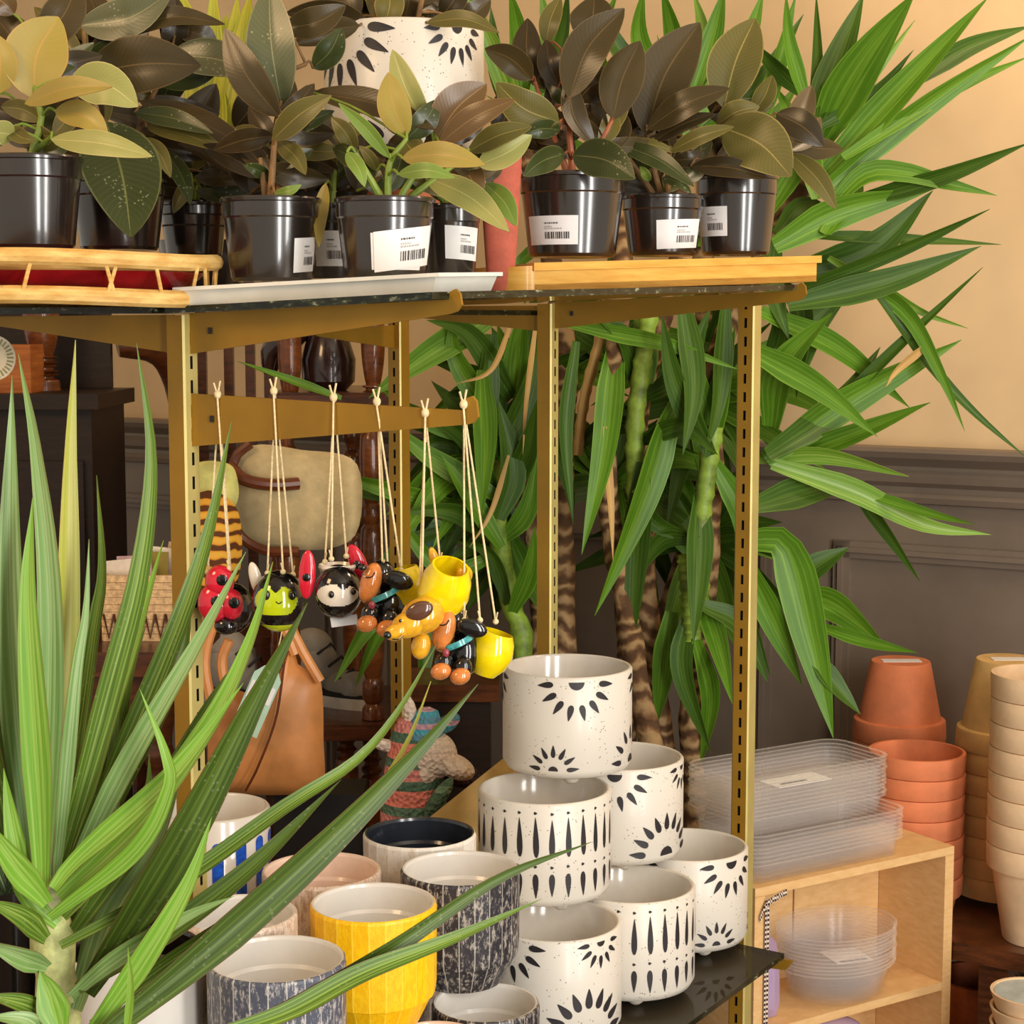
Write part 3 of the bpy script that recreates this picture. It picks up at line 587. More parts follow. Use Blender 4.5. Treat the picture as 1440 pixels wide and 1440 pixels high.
# ================= dotted planters =================
def speckmat(name, base, dots=True):
    n = N(name); v = n.coord()
    vo = n.new('ShaderNodeTexVoronoi'); vo.inputs['Scale'].default_value = 210; n.ln(v, vo.inputs['Vector'])
    s = n.math('MULTIPLY', n.math('LESS_THAN', vo.outputs['Distance'], .2), n.math('GREATER_THAN', n.noise(60, 2, v), .54))
    n.color(n.mix(n.math('MULTIPLY', s, .75), base, (100, 86, 70))); n.set(.38, 0, .5, .1); return n.m
stone = speckmat('speckled_stoneware', (220, 212, 198))
stone_in = plain('glazed_inside', (222, 213, 199), .16, coat=.5, var=.02)
motif_ink = plain('motif_black', (40, 36, 38), .5, var=.1)
def on_side(c, R, a, z):
    b = math.atan2(-c[1], -c[0]) + a; return (c[0] + R * math.cos(b), c[1] + R * math.sin(b), z)
def drop(mb, c, R, s0, z0, ang, l, w, mi, clip=None):
    """teardrop laid on a cylinder; (s0, z0) its fat end, pointing along ang (0 right, 90 up); s is arc length"""
    pts = []; n = 18
    for i in range(n):
        t = i / n * 2 * PI; x = l / 2 - l / 2 * math.cos(t); y = w / 2 * math.sin(t) * (1 - .0) * (1.25 - .95 * (x / l)) ; pts.append((x, y))
    ca, sa = math.cos(ang), math.sin(ang); vs = []
    cx, cz = s0 + l * .4 * ca, z0 + l * .4 * sa
    allp = [(cx, cz)] + [(s0 + x * ca - y * sa, z0 + x * sa + y * ca) for x, y in pts]
    for s, z in allp:
        if clip: z = max(clip[0], min(clip[1], z))
        vs.append(on_side(c, R + .0006, s / R, z))
    mb.add(vs, [(0, 1 + i, 1 + (i + 1) % n) for i in range(n)], mi)
def sun(mb, c, R, a, z, sgn, ri, ro, n, w, rd, a0=6, a1=174, clip=None):
    s = a * R
    for i in range(n):
        t = math.radians(a0 + (a1 - a0) * i / (n - 1)) * sgn
        drop(mb, c, R, s + ri * math.cos(t), z + ri * math.sin(t), t, ro - ri, w, 2, clip)
    m = 12; vs = [on_side(c, R + .0006, s / R, z)] + [on_side(c, R + .0006, (s + rd * math.cos(sgn * PI * k / m)) / R, z + rd * math.sin(sgn * PI * k / m)) for k in range(m + 1)]
    mb.add(vs, [(0, 1 + k, 2 + k) for k in range(m)], 2)
def cyl_planter(c, R, zb, h, mats, root, extra, wall=.007):
    zt_ = zb + h; e = .012; mb = MB()
    mb.lathe([(0, zb), (R - e, zb), (R - e * .4, zb + e * .25), (R, zb + e), (R, zt_ - .003), (R - .002, zt_ - .0005), (R - .0035, zt_, 0), (R - wall + .0015, zt_ - .0005, 1), (R - wall, zt_ - .003, 1), (R - wall, zb + .014, 1), (R - wall - .006, zb + .009, 1), (0, zb + .008, 1)], 96, c)
    extra(mb); return mb.build('planter_body', mats, root, sharp=50)
def feet(c, R, zb, root, ph=.3, hgt=.0115):
    for k in range(3):
        a = ph + k * 2 * PI / 3 + math.atan2(-c[1], -c[0]); p = Vector((c[0] + R * .62 * math.cos(a), c[1] + R * .62 * math.sin(a), zb - hgt + .0125)); mb = MB()
        mb.lathe([(0, -.0125), (.006, -.0118), (.0105, -.008), (.0135, 0), (.014, .004), (0, .004)], 20, p); mb.build('foot', stone, root)
DZ = {'B': -.767, 'M': -.617, 'T': -.467}
HP = .1385
GD = 'footed planters with black brushed motifs, stacked in a pyramid'
def dotted(cx, cy, Y, row, R, label, extra, ph=.2):
    p = P(cx, cy, Y); c = (p.x, p.y, 0); zt_ = ZC + DZ[row]; zb = zt_ - HP
    root = thing('dotted_planter', (c[0], c[1], zb - .0115), label, 'planter', GD)
    cyl_planter(c, R, zb, HP, [stone, stone_in, motif_ink], root, lambda mb: extra(mb, c, R, zb, zt_)); feet(c, R, zb, root, ph)
rad = math.radians
def suns(lst):
    def f(mb, c, R, zb, zt_):
        for (a, top, ri, ro, n, w, rd) in lst:
            sun(mb, c, R, rad(a), (zt_ - .006) if top else zb + .013, -1 if top else 1, ri, ro, n, w, rd, clip=(zb + .012, zt_ - .004))
    return f
big, mid_, small = (.031, .053, 8, .0095, .0105), (.026, .045, 7, .0085, .009), (.018, .035, 7, .007, .0065)
def drops(off):
    def f(mb, c, R, zb, zt_):
        n = 26; st = 2 * PI / n
        for k in range(n):
            s = (k * st + off) * R; j = .0012 * math.sin(k * 7.1)
            for z in (zt_ - .0125 + j, zt_ - .083 + j): drop(mb, c, R, s - .0022, z, 0, .0046, .0046, 2)
            drop(mb, c, R, s + j, zt_ - .070, PI / 2 + j * 20, .050 + j * 3, .0088, 2); drop(mb, c, R, s, zt_ - .0915, -PI / 2 + j * 20, .030 + j * 2, .0088, 2)
    return f
dotted(780, 1293, 2.22, 'B', .0865, 'sun motif planter at the front of the bottom row, beside the charcoal pots', suns([(-42, 1) + big, (42, 1) + small, (30, 0, .036, .062, 9, .012, .012), (-100, 0) + mid_, (150, 1) + big]), .5)
dotted(888, 1242, 2.367, 'B', .0875, 'footed planter with black drop stripes in the bottom row, between two sun motif planters', drops(.05), .12)
dotted(969, 1182, 2.55, 'B', .0865, 'sun motif planter at the right end of the bottom row, beside the gold upright', suns([(45, 1) + big, (28, 0) + small, (-60, 1) + mid_, (115, 0) + big, (170, 1) + small]), .45)
dotted(766, 1107, 2.31, 'M', .0885, 'planter with a ring of black drop stripes in the middle row, under the topmost planter', drops(.11), .4)
dotted(874, 1060, 2.484, 'M', .0885, 'sun motif planter at the right of the middle row, partly behind the topmost planter', suns([(-6, 1) + big, (72, 1) + small, (46, 0, .036, .06, 9, .011, .012), (160, 1) + big]), .1)
dotted(798, 936, 2.383, 'T', .0882, 'topmost planter of the pyramid, with sun motifs at rim and base', suns([(8, 1) + big, (-12, 0) + small, (74, 0, .03, .05, 7, .009, .01), (95, 1) + mid_, (-92, 1) + mid_, (170, 0) + big]), .1)

# white planter with plant on the top shelf
p = P(568, 50, 2.35); c = (p.x, p.y, 0); R = M(220, 2.35) / 2; zt_ = P(568, 42, 2.35).z; zb = zt_ - .19
root = thing('dotted_planter', (c[0], c[1], zb), 'large speckled white planter standing behind the black pots on the top shelf', 'planter')
def ex(mb):
    sun(mb, c, R, rad(-51), zt_ - .006, -1, .046, .082, 9, .014, .013, clip=(zb, zt_ - .004)); sun(mb, c, R, rad(40), zt_ - .008, -1, .026, .048, 8, .0095, .0085, clip=(zb, zt_ - .004)); sun(mb, c, R, rad(0), zb + .013, 1, .04, .07, 9, .012, .012)
cyl_planter(c, R, zb, .19, [stone, stone_in, motif_ink], root, ex)
mb = MB(); mb.lathe([(0, zt_ - .035), (R - .0075, zt_ - .035), (R - .0075, zt_ - .022), (0, zt_ - .016)], 40, c); mb.build('soil', soil, root)
plant_leaves(root, Vector(c), zt_ - .018, 2.33, [
 (520, 36, 402, 18, 44, 'dark', 8, -.06, -.08, .3), (505, 36, 412, 62, 40, 'brown', 5, -.08, -.12, .3), (540, 36, 548, -20, 44, 'olive', 4, -.04, -.03, .2), (600, 32, 702, 46, 26, 'olive', -12, -.08, -.13, .4), (568, 30, 575, -30, 40, 'brown', 4, 0, 0, .2),
 (500, 30, 470, -30, 44, 'brown', 4, 0, .02, .2), (620, 25, 650, -30, 40, 'dark', 4, .02, .02, .2), (640, 30, 690, 0, 34, 'brown', 4, .02, .02, .2), (520, 20, 440, -20, 40, 'dark', 4, .02, .02, .2)],
 [[(540, 62, 0), (530, 20, -.02), (520, -20, -.02)], [(580, 62, 0), (590, 15, -.03), (600, -30, 0)], [(560, 62, 0), (560, 0, 0)]])
q = Vector((c[0], c[1], 0)); z0 = ztop(q.x, q.y) + .0078; mb = MB(); hh = zb - z0; mb.lathe([(0, z0), (.085, z0), (.085, z0 + .03), (.078, z0 + .03), (.058, zb - .001), (0, zb - .001)], 48, q)
tag(mb.build('terracotta_pot', terracotta, loc=(q.x, q.y, z0)), 'upturned terracotta pot under the large white planter, seen between leaves', 'flower pot')
# yellow green plant behind
root = thing('variegated_plant', (-.35, 2.6, ZC + .015), 'yellow and green variegated plant glimpsed behind the rubber plants', 'potted plant')
p = P(285, 330, 2.62); mb = MB(); zz = ZC + .0148; mb.lathe([(0, zz), (.05, zz), (.065, zz + .1), (.06, zz + .1), (.05, zz + .09), (0, zz + .09)], 32, (p.x, p.y, 0)); mb.build('nursery_pot', blackplastic, root)
for k, (bx, by, tx, ty, w) in enumerate(((290, 230, 300, -30, 40), (300, 230, 335, -10, 44), (280, 230, 262, 0, 36), (290, 230, 330, 140, 34), (310, 240, 350, 60, 30), (295, 235, 310, 100, 40), (285, 140, 250, -20, 44), (300, 160, 318, 20, 50), (320, 140, 352, -10, 44))):
    leaf_part(root, Y['variegated'], [(bx, by, 2.62), ((bx + tx) / 2 + 4, (by + ty) / 2, 2.6), (tx, ty, 2.62)], w, 2.6, .3 * (k % 3), .2, 0, strap_prof)
# ================= ribbed pots =================
def crackle(name, c1, c2, lines, thr=.5, N_=24):
    n = N(name); v = n.coord('Object', (1, 1, .45)); f = n.noise(190, 5, v, .75)
    uv = n.new('ShaderNodeTexCoord').outputs['UV']; sp = n.new('ShaderNodeSeparateXYZ'); n.ln(uv, sp.inputs[0])
    fr = n.math('FRACT', n.math('MULTIPLY', sp.outputs[0], N_)); e = n.math('LESS_THAN', fr, .07)
    c = n.ramp(f, [(thr - .05, c1), (thr + .06, c2)]); n.color(n.mix(n.math('MULTIPLY', e, .7), c, lines)); n.set(.42, 0, .5, .1); n.bump(f, .35); return n.m
cr_dark = crackle('crackle_charcoal', (44, 42, 48), (170, 162, 152), (196, 188, 174), .56)
cr_grey = crackle('crackle_grey', (84, 88, 102), (196, 190, 184), (216, 210, 198), .56)
cr_pink = crackle('crackle_pink', (196, 164, 140), (226, 208, 190), (240, 228, 210), .48)
cr_white = crackle('crackle_white', (226, 208, 184), (240, 232, 220), (250, 244, 232), .42)
cr_yellow = crackle('ribbed_yellow', (246, 186, 6), (252, 202, 16), (255, 216, 70), .5)
white_in = plain('white_inside', (226, 221, 213), .25, coat=.3, var=.02)
dark_in = plain('dark_inside', (38, 42, 50), .2, coat=.4, var=.1)
black_in = plain('black_inside', (24, 18, 16), .15, coat=.5, var=.1)
pink_in = plain('pink_inside', (236, 206, 184), .25, coat=.3, var=.04)
GRB = 'ribbed ceramic pots on the bottom shelf'
def ribbed(cx, cy, Y, dia, h, outer, inner, label, nm='ribbed_pot', ribs=24, group=GRB):
    p = P(cx, cy, Y); zt_ = p.z; c = (p.x, p.y, 0); R = dia / 2; zb = zt_ - h; mb = MB()
    mb.lathe([(0, zb), (R * .70, zb), (R * .74, zb + h * .03), (R * .93, zb + h * .235), (R * .965, zb + h * .245), (R * .99, zb + h * .34), (R, zt_ - .004), (R - .001, zt_ - .001), (R - .0025, zt_)], ribs, c)
    mb.lathe([(R - .0025, zt_), (R - .005, zt_ - .0006), (R - .0062, zt_ - .004), (R - .0075, zt_ - .03), (R - .010, zt_ - .034), (R * .8, zb + .022), (R * .62, zb + .012), (0, zb + .011)], 72, c, 1)
    return tag(mb.build(nm, [outer, inner], loc=(c[0], c[1], zb), sharp=9), label, 'pot', group)
HR = .137
ribbed(525, 1268, 1.94, .143, HR, cr_yellow, white_in, 'bright yellow ribbed pot with a white inside')
ribbed(647, 1220, 2.07, .143, HR, cr_dark, white_in, 'charcoal crackle ribbed pot standing high beside the yellow pot')
ribbed(590, 1170, 2.217, .145, HR, cr_white, dark_in, 'cream ribbed pot with a dark blue black inside')
ribbed(452, 1222, 2.07, .143, HR, cr_pink, pink_in, 'pale pink ribbed pot behind the yellow pot')
ribbed(335, 1283, 1.89, .130, HR, cr_pink, white_in, 'pinkish grey ribbed pot crossed by the long dark leaf, left of the pale pink pot')
ribbed(389, 1347, 1.766, .143, HR, cr_grey, white_in, 'blue grey crackle ribbed pot in the front row, cut by the lower picture edge')
ribbed(190, 1332, 1.79, .140, HR, white_in, black_in, 'white pot with a black inside, behind the dracaena stem', 'planter_pot', 64, None)
ZL = ZC - .917
low = [(683, 1405, 1.995, .126, cr_dark, white_in, 'small charcoal crackle pot on the glass, under the tall charcoal pot'), (612, 1452, 1.885, .112, cr_pink, pink_in, 'pale pot whose rim just shows at the lower picture edge, under the yellow pot'),
       (525, 1360, 2.02, .11, cr_grey, white_in, 'grey pot hidden under the yellow pot'), (590, 1270, 2.217, .12, cr_pink, white_in, 'pink pot under the cream pot with a dark inside'), (452, 1330, 2.08, .12, cr_grey, white_in, 'grey pot under the pale pink pot'),
       (335, 1400, 1.89, .12, cr_dark, white_in, 'charcoal pot under the pinkish grey pot'), (389, 1480, 1.766, .12, cr_white, white_in, 'cream pot under the blue grey pot'), (190, 1470, 1.79, .12, cr_pink, white_in, 'pink pot under the white pot with a black inside')]
tops = {525: -.7865, 590: -.7866, 452: -.787, 335: -.7862}
for (cx, cy, Y_, dia, o_, i_, lab) in low:
    q = P(cx, cy, Y_)
    z = ZC - .7885
    a, b = (cx - 720) / F, 0
    X = q.x; mbz = z
    # solve the pixel row that puts the rim at z
    ang = math.atan2(ZC - z, Y_); cy2 = 720 + F * math.tan(ang - PITCH); ribbed(cx, cy2, Y_, dia, z - ZL, o_, i_, lab)
# blue striped tall planter behind the left post
p = P(300, 1134, 2.22); c = (p.x, p.y, 0); R = .072; zt_ = p.z; zb = ZL + .0005
root = thing('striped_planter', (c[0], c[1], zb), 'white planter with blue vertical stripes behind the front gold post', 'planter')
blue = plain('cobalt_glaze', (26, 80, 178), .2, coat=.5, var=.3, scale=90)
def ex(mb):
    for k in range(15):
        s = (k * 2 * PI / 15 + .06) * R; w = .0072; n = 10
        prof = [(s + w * math.cos(PI * j / n), zt_ - .035 + w * math.sin(PI * j / n)) for j in range(n + 1)] + [(s - w * math.cos(PI * j / n), zt_ - .125 - w * math.sin(PI * j / n)) for j in range(n + 1)]
        vs = [on_side(c, R + .0008, s / R, zt_ - .08)] + [on_side(c, R + .0008, a / R, z) for a, z in prof]; m = len(prof); mb.add(vs, [(0, 1 + i, 1 + (i + 1) % m) for i in range(m)], 2)
cyl_planter(c, R, zb, zt_ - zb, [stone_in, stone_in, blue], root, ex)
glass_shelf([gA + e * 10 - U * .42, gA + e * 10 - U * .018, gB + V * .02 - U * .018, gB + V * .02 - U * .42], lambda x, y: ZG - .008, .008, 'glass bottom shelf left of the front gold post, under the striped planter')

# ================= hanging animal planters =================
def ybr(px):                                                # depth of the low bracket at a picture column
    k = (px - 720) / F; a = Vector((r2.x, r2.y)); b = Vector((lt.x, lt.y)); d = b - a
    t = (k * a.y - a.x) / (d.x - k * d.y); return (a + d * t).y
GH = 'glazed animal planters hanging from the low bracket'
def strings(root, Yk, knot, ends):
    top = P(knot[0], knot[1], Yk - .004); cup = MB()
    for k, (x, y, dy) in enumerate(ends):
        mb = MB(); b = P(x, y, Yk + dy); s = -1 if k % 2 else 1; t2 = top + Vector((0, .004 + s * .0055, -.004))
        mb.tube([top, t2, b], .0011, 6)
        mb.ball(b, .0032, seg=10, rings=8); mb.tube([b, b + Vector((.002 * s, -.002, .010))], .0009, 5); mb.build('string', string_m, root)
    cup.ball(top + Vector((0, 0, .001)), (.0042, .0042, .005), seg=12, rings=8); cup.tube([top, top + Vector((-.004, -.001, .014))], .0012, 5); cup.tube([top, top + Vector((.003, .001, .016))], .0012, 5)
    # the loop over the bracket
    cup.tube([top, top + Vector((0, .006, .002)), top + Vector((0, .011, -.004)), top + Vector((0, .011, -.03))], .0011, 6); cup.build('knot', string_m, root)
def rot(deg, axis='Y'): return Matrix.Rotation(rad(deg), 3, axis)
def orn(px, Yk, label):
    p = P(px, 900, Yk); return thing('hanging_planter', (p.x, p.y, p.z), label, 'hanging planter', GH)
def bl(root, name, mat, x, y, rx, ry, Yk, dy=0, rd=None, T=None, fn=None, seg=28, rings=18):
    mb = MB(); r = (M(rx, Yk), M(rd if rd else rx, Yk), M(ry, Yk)); mb.ball(P(x, y, Yk + dy), r, T, seg, rings, fn); return mb.build(name, mat, root)
def dots(body, x, y, lst, Yk, dy, r):
    mb = MB()
    for dx, dz in lst: mb.ball(P(x + dx, y + dz, Yk + dy), (M(r, Yk), .0016, M(r, Yk)), seg=16, rings=10)
    mb.build('spot', glaze_black, body)
# red ladybird seen from the side
Yk = ybr(306); t = orn(306, Yk, 'red hanging ladybird planter with black spots, leftmost beside the gold post')
b = bl(t, 'body', glaze_black, 330, 855, 27, 36, Yk, .03, 30)
for (x, y, rx, ry, T) in ((309, 818, 21, 24, 0), (301, 848, 23, 28, 0), (326, 850, 17, 22, 0)):
    w = bl(t, 'wing', glaze_red, x, y, rx, ry, Yk, .0, 16)
    dots(w, x, y, [(3, -2)], Yk, -M(15.5, Yk), 8)
bl(t, 'foot', glaze_black, 318, 880, 17, 13, Yk, .0, 14); strings(t, Yk, (306, 556), [(292, 805, .02), (322, 800, -.0), (326, 830, .03)])
# bee
Yk = ybr(385); t = orn(392, Yk, 'yellow green hanging bee planter with a smiling face and black top')
def beefn(q):
    if q.z < -.72: return 1
    if q.z < -.36: return 0
    if q.z > .72: return 0
    f = (q.x + .02) ** 2 / .62 + (q.z - .08) ** 2 / .27
    return 1 if (q.y < 0 and f < 1 and not ((q.x) ** 2 / .05 + (q.z - .66) ** 2 / .07 < 1)) else 0
hd = bl(t, 'body', [glaze_black, glaze_lime], 392, 845, 38, 44, Yk, 0, 36, rot(0), beefn, 112, 80)
bl(t, 'wing', glaze_white, 360, 815, 9, 26, Yk, .012, 6, rot(-14))
bl(t, 'wing', glaze_white, 425, 822, 8, 24, Yk, .02, 6, rot(14))
for x in (375, 411): bl(t, 'eye', glaze_black, x, 837, 5.2, 7.2, Yk, -M(31, Yk) - .001, 4, None, None, 16, 12)
mb = MB(); mb.tube(spline([P(388, 846, Yk - M(36, Yk)), P(392, 849, Yk - M(36.4, Yk)), P(397, 846, Yk - M(36, Yk))], 6), .0006, 6); mb.build('mouth', glaze_black, t)
strings(t, Yk, (385, 551), [(376, 806, .0), (398, 804, -.01), (412, 808, .012)])
# black hooded ladybird
Yk = ybr(470); t = orn(472, Yk, 'black hanging ladybird planter with a white masked face and red wings')
def ladfn(q):
    f = (q.x - .02) ** 2 / .74 + (q.z + .02) ** 2 / .17
    return 1 if (q.y < 0 and f < 1 and not ((q.x - .3) ** 2 / .06 + (q.z - .42) ** 2 / .05 < 1)) else 0
bl(t, 'body', [glaze_black, glaze_white], 476, 832, 34, 39, Yk, 0, 34, None, ladfn, 112, 80)
for (x, y, ry, a, dy) in ((432, 808, 35, 3, -.005), (503, 790, 27, -24, .018)):
    w = bl(t, 'wing', glaze_red, x, y, 12, ry, Yk, dy, 6, rot(a)); dots(w, x, y, [(-1, 4)], Yk, dy - M(5.4, Yk), 6)
for x, y in ((466, 836), (497, 832)): bl(t, 'eye', glaze_black, x, y, 4.2, 5.2, Yk, -M(31 if x < 480 else 26.5, Yk) - .0015, 4, None, None, 16, 12)
mb = MB(); p = P(474, 797, Yk + .012); mb.lathe([(M(20, Yk), -.012), (M(27, Yk), .0), (M(26, Yk), .003), (M(19, Yk), -.008)], 32, p); mb.build('rim', glaze_white, t)
mb = MB(); mb.box(P(484, 873, Yk + .0), (M(38, Yk), .002, M(14, Yk)), rot(-8)); mb.build('paper_tag', white_label, t)
strings(t, Yk, (469, 560), [(457, 790, .0), (466, 786, -.012), (487, 782, .014)])
def dachshund(px, kx, ky, cx, cy, label, ends, cup):
    Yk = ybr(kx); t = orn(px, Yk, label); q = lambda x, y: (cx + x, cy + y)
    hm = MB(); r = lambda a: M(a, Yk)
    hm.ball(P(*q(-20, -25), Yk - .012), (r(15), r(16), r(30)), rot(16), 32, 22); b = hm.build('snout', glaze_tan, t)
    mb = MB(); mb.ball(P(*q(-31, -47), Yk - .020), (r(6), r(6), r(5)), None, 16, 12); mb.build('nose', glaze_black, b)
    mb = MB(); mb.tube(spline([P(*q(-32, -38), Yk - .026), P(*q(-26, -33), Yk - .030), P(*q(-18, -34), Yk - .030), P(*q(-14, -40), Yk - .027)], 8), .0008, 6); mb.build('mouth', glaze_black, b)
    h = bl(t, 'head', glaze_black, *q(-4, -38), 19, 20, Yk, .004, 18)
    bl(t, 'ear', glaze_black, *q(19, -29), 22, 13, Yk, -.014, 7, rot(18))
    bl(t, 'body', glaze_black, *q(6, 8), 26, 34, Yk, .008, 26, rot(10))
    mb = MB(); pc = P(*q(-2, -9), Yk - .006); mb.lathe([(r(20), -.003), (r(23), -.003), (r(23), .003), (r(20), .003), (r(20), -.003)], 32, pc, 0, rot(-24)); mb.build('collar', glaze_teal, t)
    mb = MB(); mb.ball(P(*q(-18, 6), Yk - .026), (r(5), r(4), r(6)), None, 14, 10); mb.build('medal', plain('medal_rose_%d' % cx, (150, 60, 70), .25), t)
    for (x, y) in ((-25, 32), (2, 39)):
        l = bl(t, 'leg', glaze_black, *q(x + 4, y - 12), 13, 16, Yk, -.018, 12, rot(12)); mb = MB(); mb.ball(P(*q(x, y), Yk - .026), (r(15), r(13), r(12)), rot(-18), 20, 14); mb.build('paw', glaze_tan, l)
    if cup:
        x, y, rx, ry, a = cup; mb = MB(); T = rot(a)
        mb.lathe([(0, -r(ry)), (r(rx * .5), -r(ry * .9)), (r(rx * .85), -r(ry * .5)), (r(rx), 0), (r(rx * .9), r(ry * .5)), (r(rx * .72), r(ry * .8)), (r(rx * .66), r(ry * .8)), (r(rx * .84), r(ry * .4)), (r(rx * .9), 0), (r(rx * .7), -r(ry * .5)), (0, -r(ry * .8))], 40, P(x, y, Yk + .014), 0, T); mb.build('planter_cup', glaze_yellow, t)
    strings(t, Yk, (kx, ky), ends); return t
dachshund(540, 530, 566, 541, 845, 'hanging dachshund planter with a yellow cup behind its ear, right of the black ladybird', [(538, 800, .0), (564, 802, .012), (546, 806, .01)], (572, 826, 30, 36, -14))
# big yellow dog
Yk = ybr(598) - .03; t = orn(605, Yk, 'big yellow hanging dog planter with a brown ear, its snout pointing down left'); r = lambda a: M(a, Yk)
mb = MB(); T = rot(18) ; mb.lathe([(0, -r(46)), (r(22), -r(42)), (r(34), -r(22)), (r(38), 0), (r(35), r(24)), (r(27), r(44)), (r(24), r(44)), (r(31), r(20)), (r(33), 0), (r(26), -r(26)), (0, -r(36))], 48, P(624, 832, Yk + .01), 0, rot(16) @ rot(24, 'X')); cupo = mb.build('planter_cup', glaze_yellow, t)
hm = MB(); hm.ball(P(594, 866, Yk - .018), (r(32), r(26), r(26)), rot(-20), 32, 22); hm.ball(P(575, 878, Yk - .026), (r(27), r(19), r(19)), rot(-22), 28, 18); hm.ball(P(558, 888, Yk - .033), (r(18), r(13), r(12.5)), rot(-22), 28, 18); hd = hm.build('head', glaze_amber, t)
mb = MB(); mb.ball(P(545, 893, Yk - .04), (r(6), r(6), r(5.5)), None, 16, 12); mb.build('nose', glaze_black, hd)
mb = MB(); mb.ball(P(563, 873, Yk - .042), (r(2.2), r(2), r(2.6)), None, 10, 8); mb.build('eye', glaze_black, hd)
mb = MB(); mb.tube(spline([P(552, 899, Yk - .043), P(560, 899, Yk - .044), P(568, 893, Yk - .044)], 6), .0007, 6); mb.build('mouth', glaze_black, hd)
bl(t, 'ear', glaze_brown, 590, 859, 20, 13, Yk, -.036, 7, rot(-22))
bl(t, 'paw', glaze_amber, 592, 908, 14, 20, Yk, -.006, 13, rot(12)); bl(t, 'paw', glaze_amber, 620, 900, 14, 18, Yk, .006, 13, rot(-12))
bl(t, 'tail', glaze_amber, 611, 787, 7, 19, Yk, .03, 7, rot(-16)); bl(t, 'paw', glaze_amber, 653, 808, 12, 14, Yk, .02, 10)
strings(t, Yk + .03, (598, 582), [(590, 822, -.02), (593, 838, -.02), (619, 790, .01)])
dachshund(650, 652, 570, 645, 912, 'lowest hanging dachshund planter with a teal collar and yellow cup, rightmost of the row', [(653, 872, -.01), (675, 872, .0), (697, 874, .012)], (690, 917, 33, 38, 18))
# ================= furniture behind on the left =================
def pbox(mb, x0, y0, x1, y1, Y_, dep, R=None, mi=0):
    a, b = P(x0, y0, Y_), P(x1, y1, Y_); mb.box(((a.x + b.x) / 2, Y_ + dep / 2, (a.z + b.z) / 2), (abs(b.x - a.x), dep, abs(a.z - b.z)), R, mi)
# dark cabinet
t = thing('cabinet', P(40, 900, 3.3), 'black brown wooden cabinet at the left behind the dracaena leaves', 'cabinet'); mb = MB()
a, b = P(-160, 575, 3.3), P(128, 575, 3.3); mb.box(((a.x + b.x) / 2, 3.44, a.z / 2), (b.x - a.x, .28, a.z), None); mb.build('body', blackwood, t, smooth=False)
mb = MB(); mb.box(((a.x + b.x) / 2, 3.43, a.z + .0145), (b.x - a.x + .04, .32, .028)); mb.build('top', blackwood, t, smooth=False); ct = a.z + .028
for k in range(2):
    mb = MB(); w = (b.x - a.x) / 2 - .03; mb.box((a.x + (k + .5) * (b.x - a.x) / 2, 3.294, a.z * .55), (w, .012, a.z * .75)); d_ = mb.build('door', blackwood, t, smooth=False)
    mb = MB(); mb.ball((a.x + (b.x - a.x) / 2 + (.05 if k else -.05), 3.275, a.z * .6), .014); mb.build('knob', turned, d_)
mb = MB(); h0 = P(0, 425, 3.57); mb.box(((a.x + b.x) / 2 - .01, 3.57, (ct + h0.z) / 2 + .001), (b.x - a.x - .02, .02, h0.z - ct)); mb.build('back_panel', blackwood, t, smooth=False)
def turned_post(mb, x, y, z0, z1, r, seed=0):
    """a lathe turned spindle with bulbs and rings"""
    n = 60; rnd = random.Random(seed); pr = [(0, z0)]
    per = .17
    for i in range(n + 1):
        z = z0 + (z1 - z0) * i / n; u = ((z + seed * .05) % per) / per
        k = .55 + .45 * math.sin(u * PI) ** .7 if u < .72 else (.9 if int(u * 40) % 2 else .62)
        pr.append((r * k, z))
    pr.append((0, z1)); mb.lathe(pr, 20, (x, y, 0))
p = P(60, 545, 3.45); mb = MB(); turned_post(mb, p.x, p.y, ct, P(60, 400, 3.45).z, M(26, 3.45), 3)
tag(mb.build('candle_stand', turned, loc=(p.x, p.y, ct)), 'turned brown wooden stand on the dark cabinet', 'stand')
mb = MB(); p = P(20, 530, 3.38); mb.box((p.x, p.y, ct + .045), (.09, .1, .09)); tag(mb.build('wooden_box', wood('orange_wood', (150, 78, 28), (196, 118, 52)), smooth=False, loc=(p.x, p.y, ct)), 'orange brown wooden box on the dark cabinet behind the round disc', 'box')
root = thing('price_disc', P(-5, 503, 2.2), 'cream round card disc hanging at the left picture edge', 'disc'); mb = MB(); c = P(-10, 503, 2.2); r = M(32, 2.2); RX = rot(90, 'X')
mb.lathe([(0, -.001), (r, -.001), (r, .001), (0, .001)], 40, c, 0, RX); mb.build('card', plain('cream_card', (226, 214, 184), .7), root)
mb = MB()
for k in range(30):
    a = k / 30 * 2 * PI; mb.box(c + Vector((r * .78 * math.cos(a), -.0014, r * .78 * math.sin(a))), (.0022, .0008, .0075), rot(-math.degrees(a) + 90))
mb.build('print', plain('disc_print', (150, 148, 110), .7), root, smooth=False); mb = MB(); mb.tube([c + Vector((0, 0, r)), Vector((c.x - .0, c.y, ZC + .008))], .0011, 6); mb.build('string', string_m, root)
mb = MB(); pbox(mb, -40, 440, 20, 520, 3.2, .02); a = P(-10, 520, 3.2)
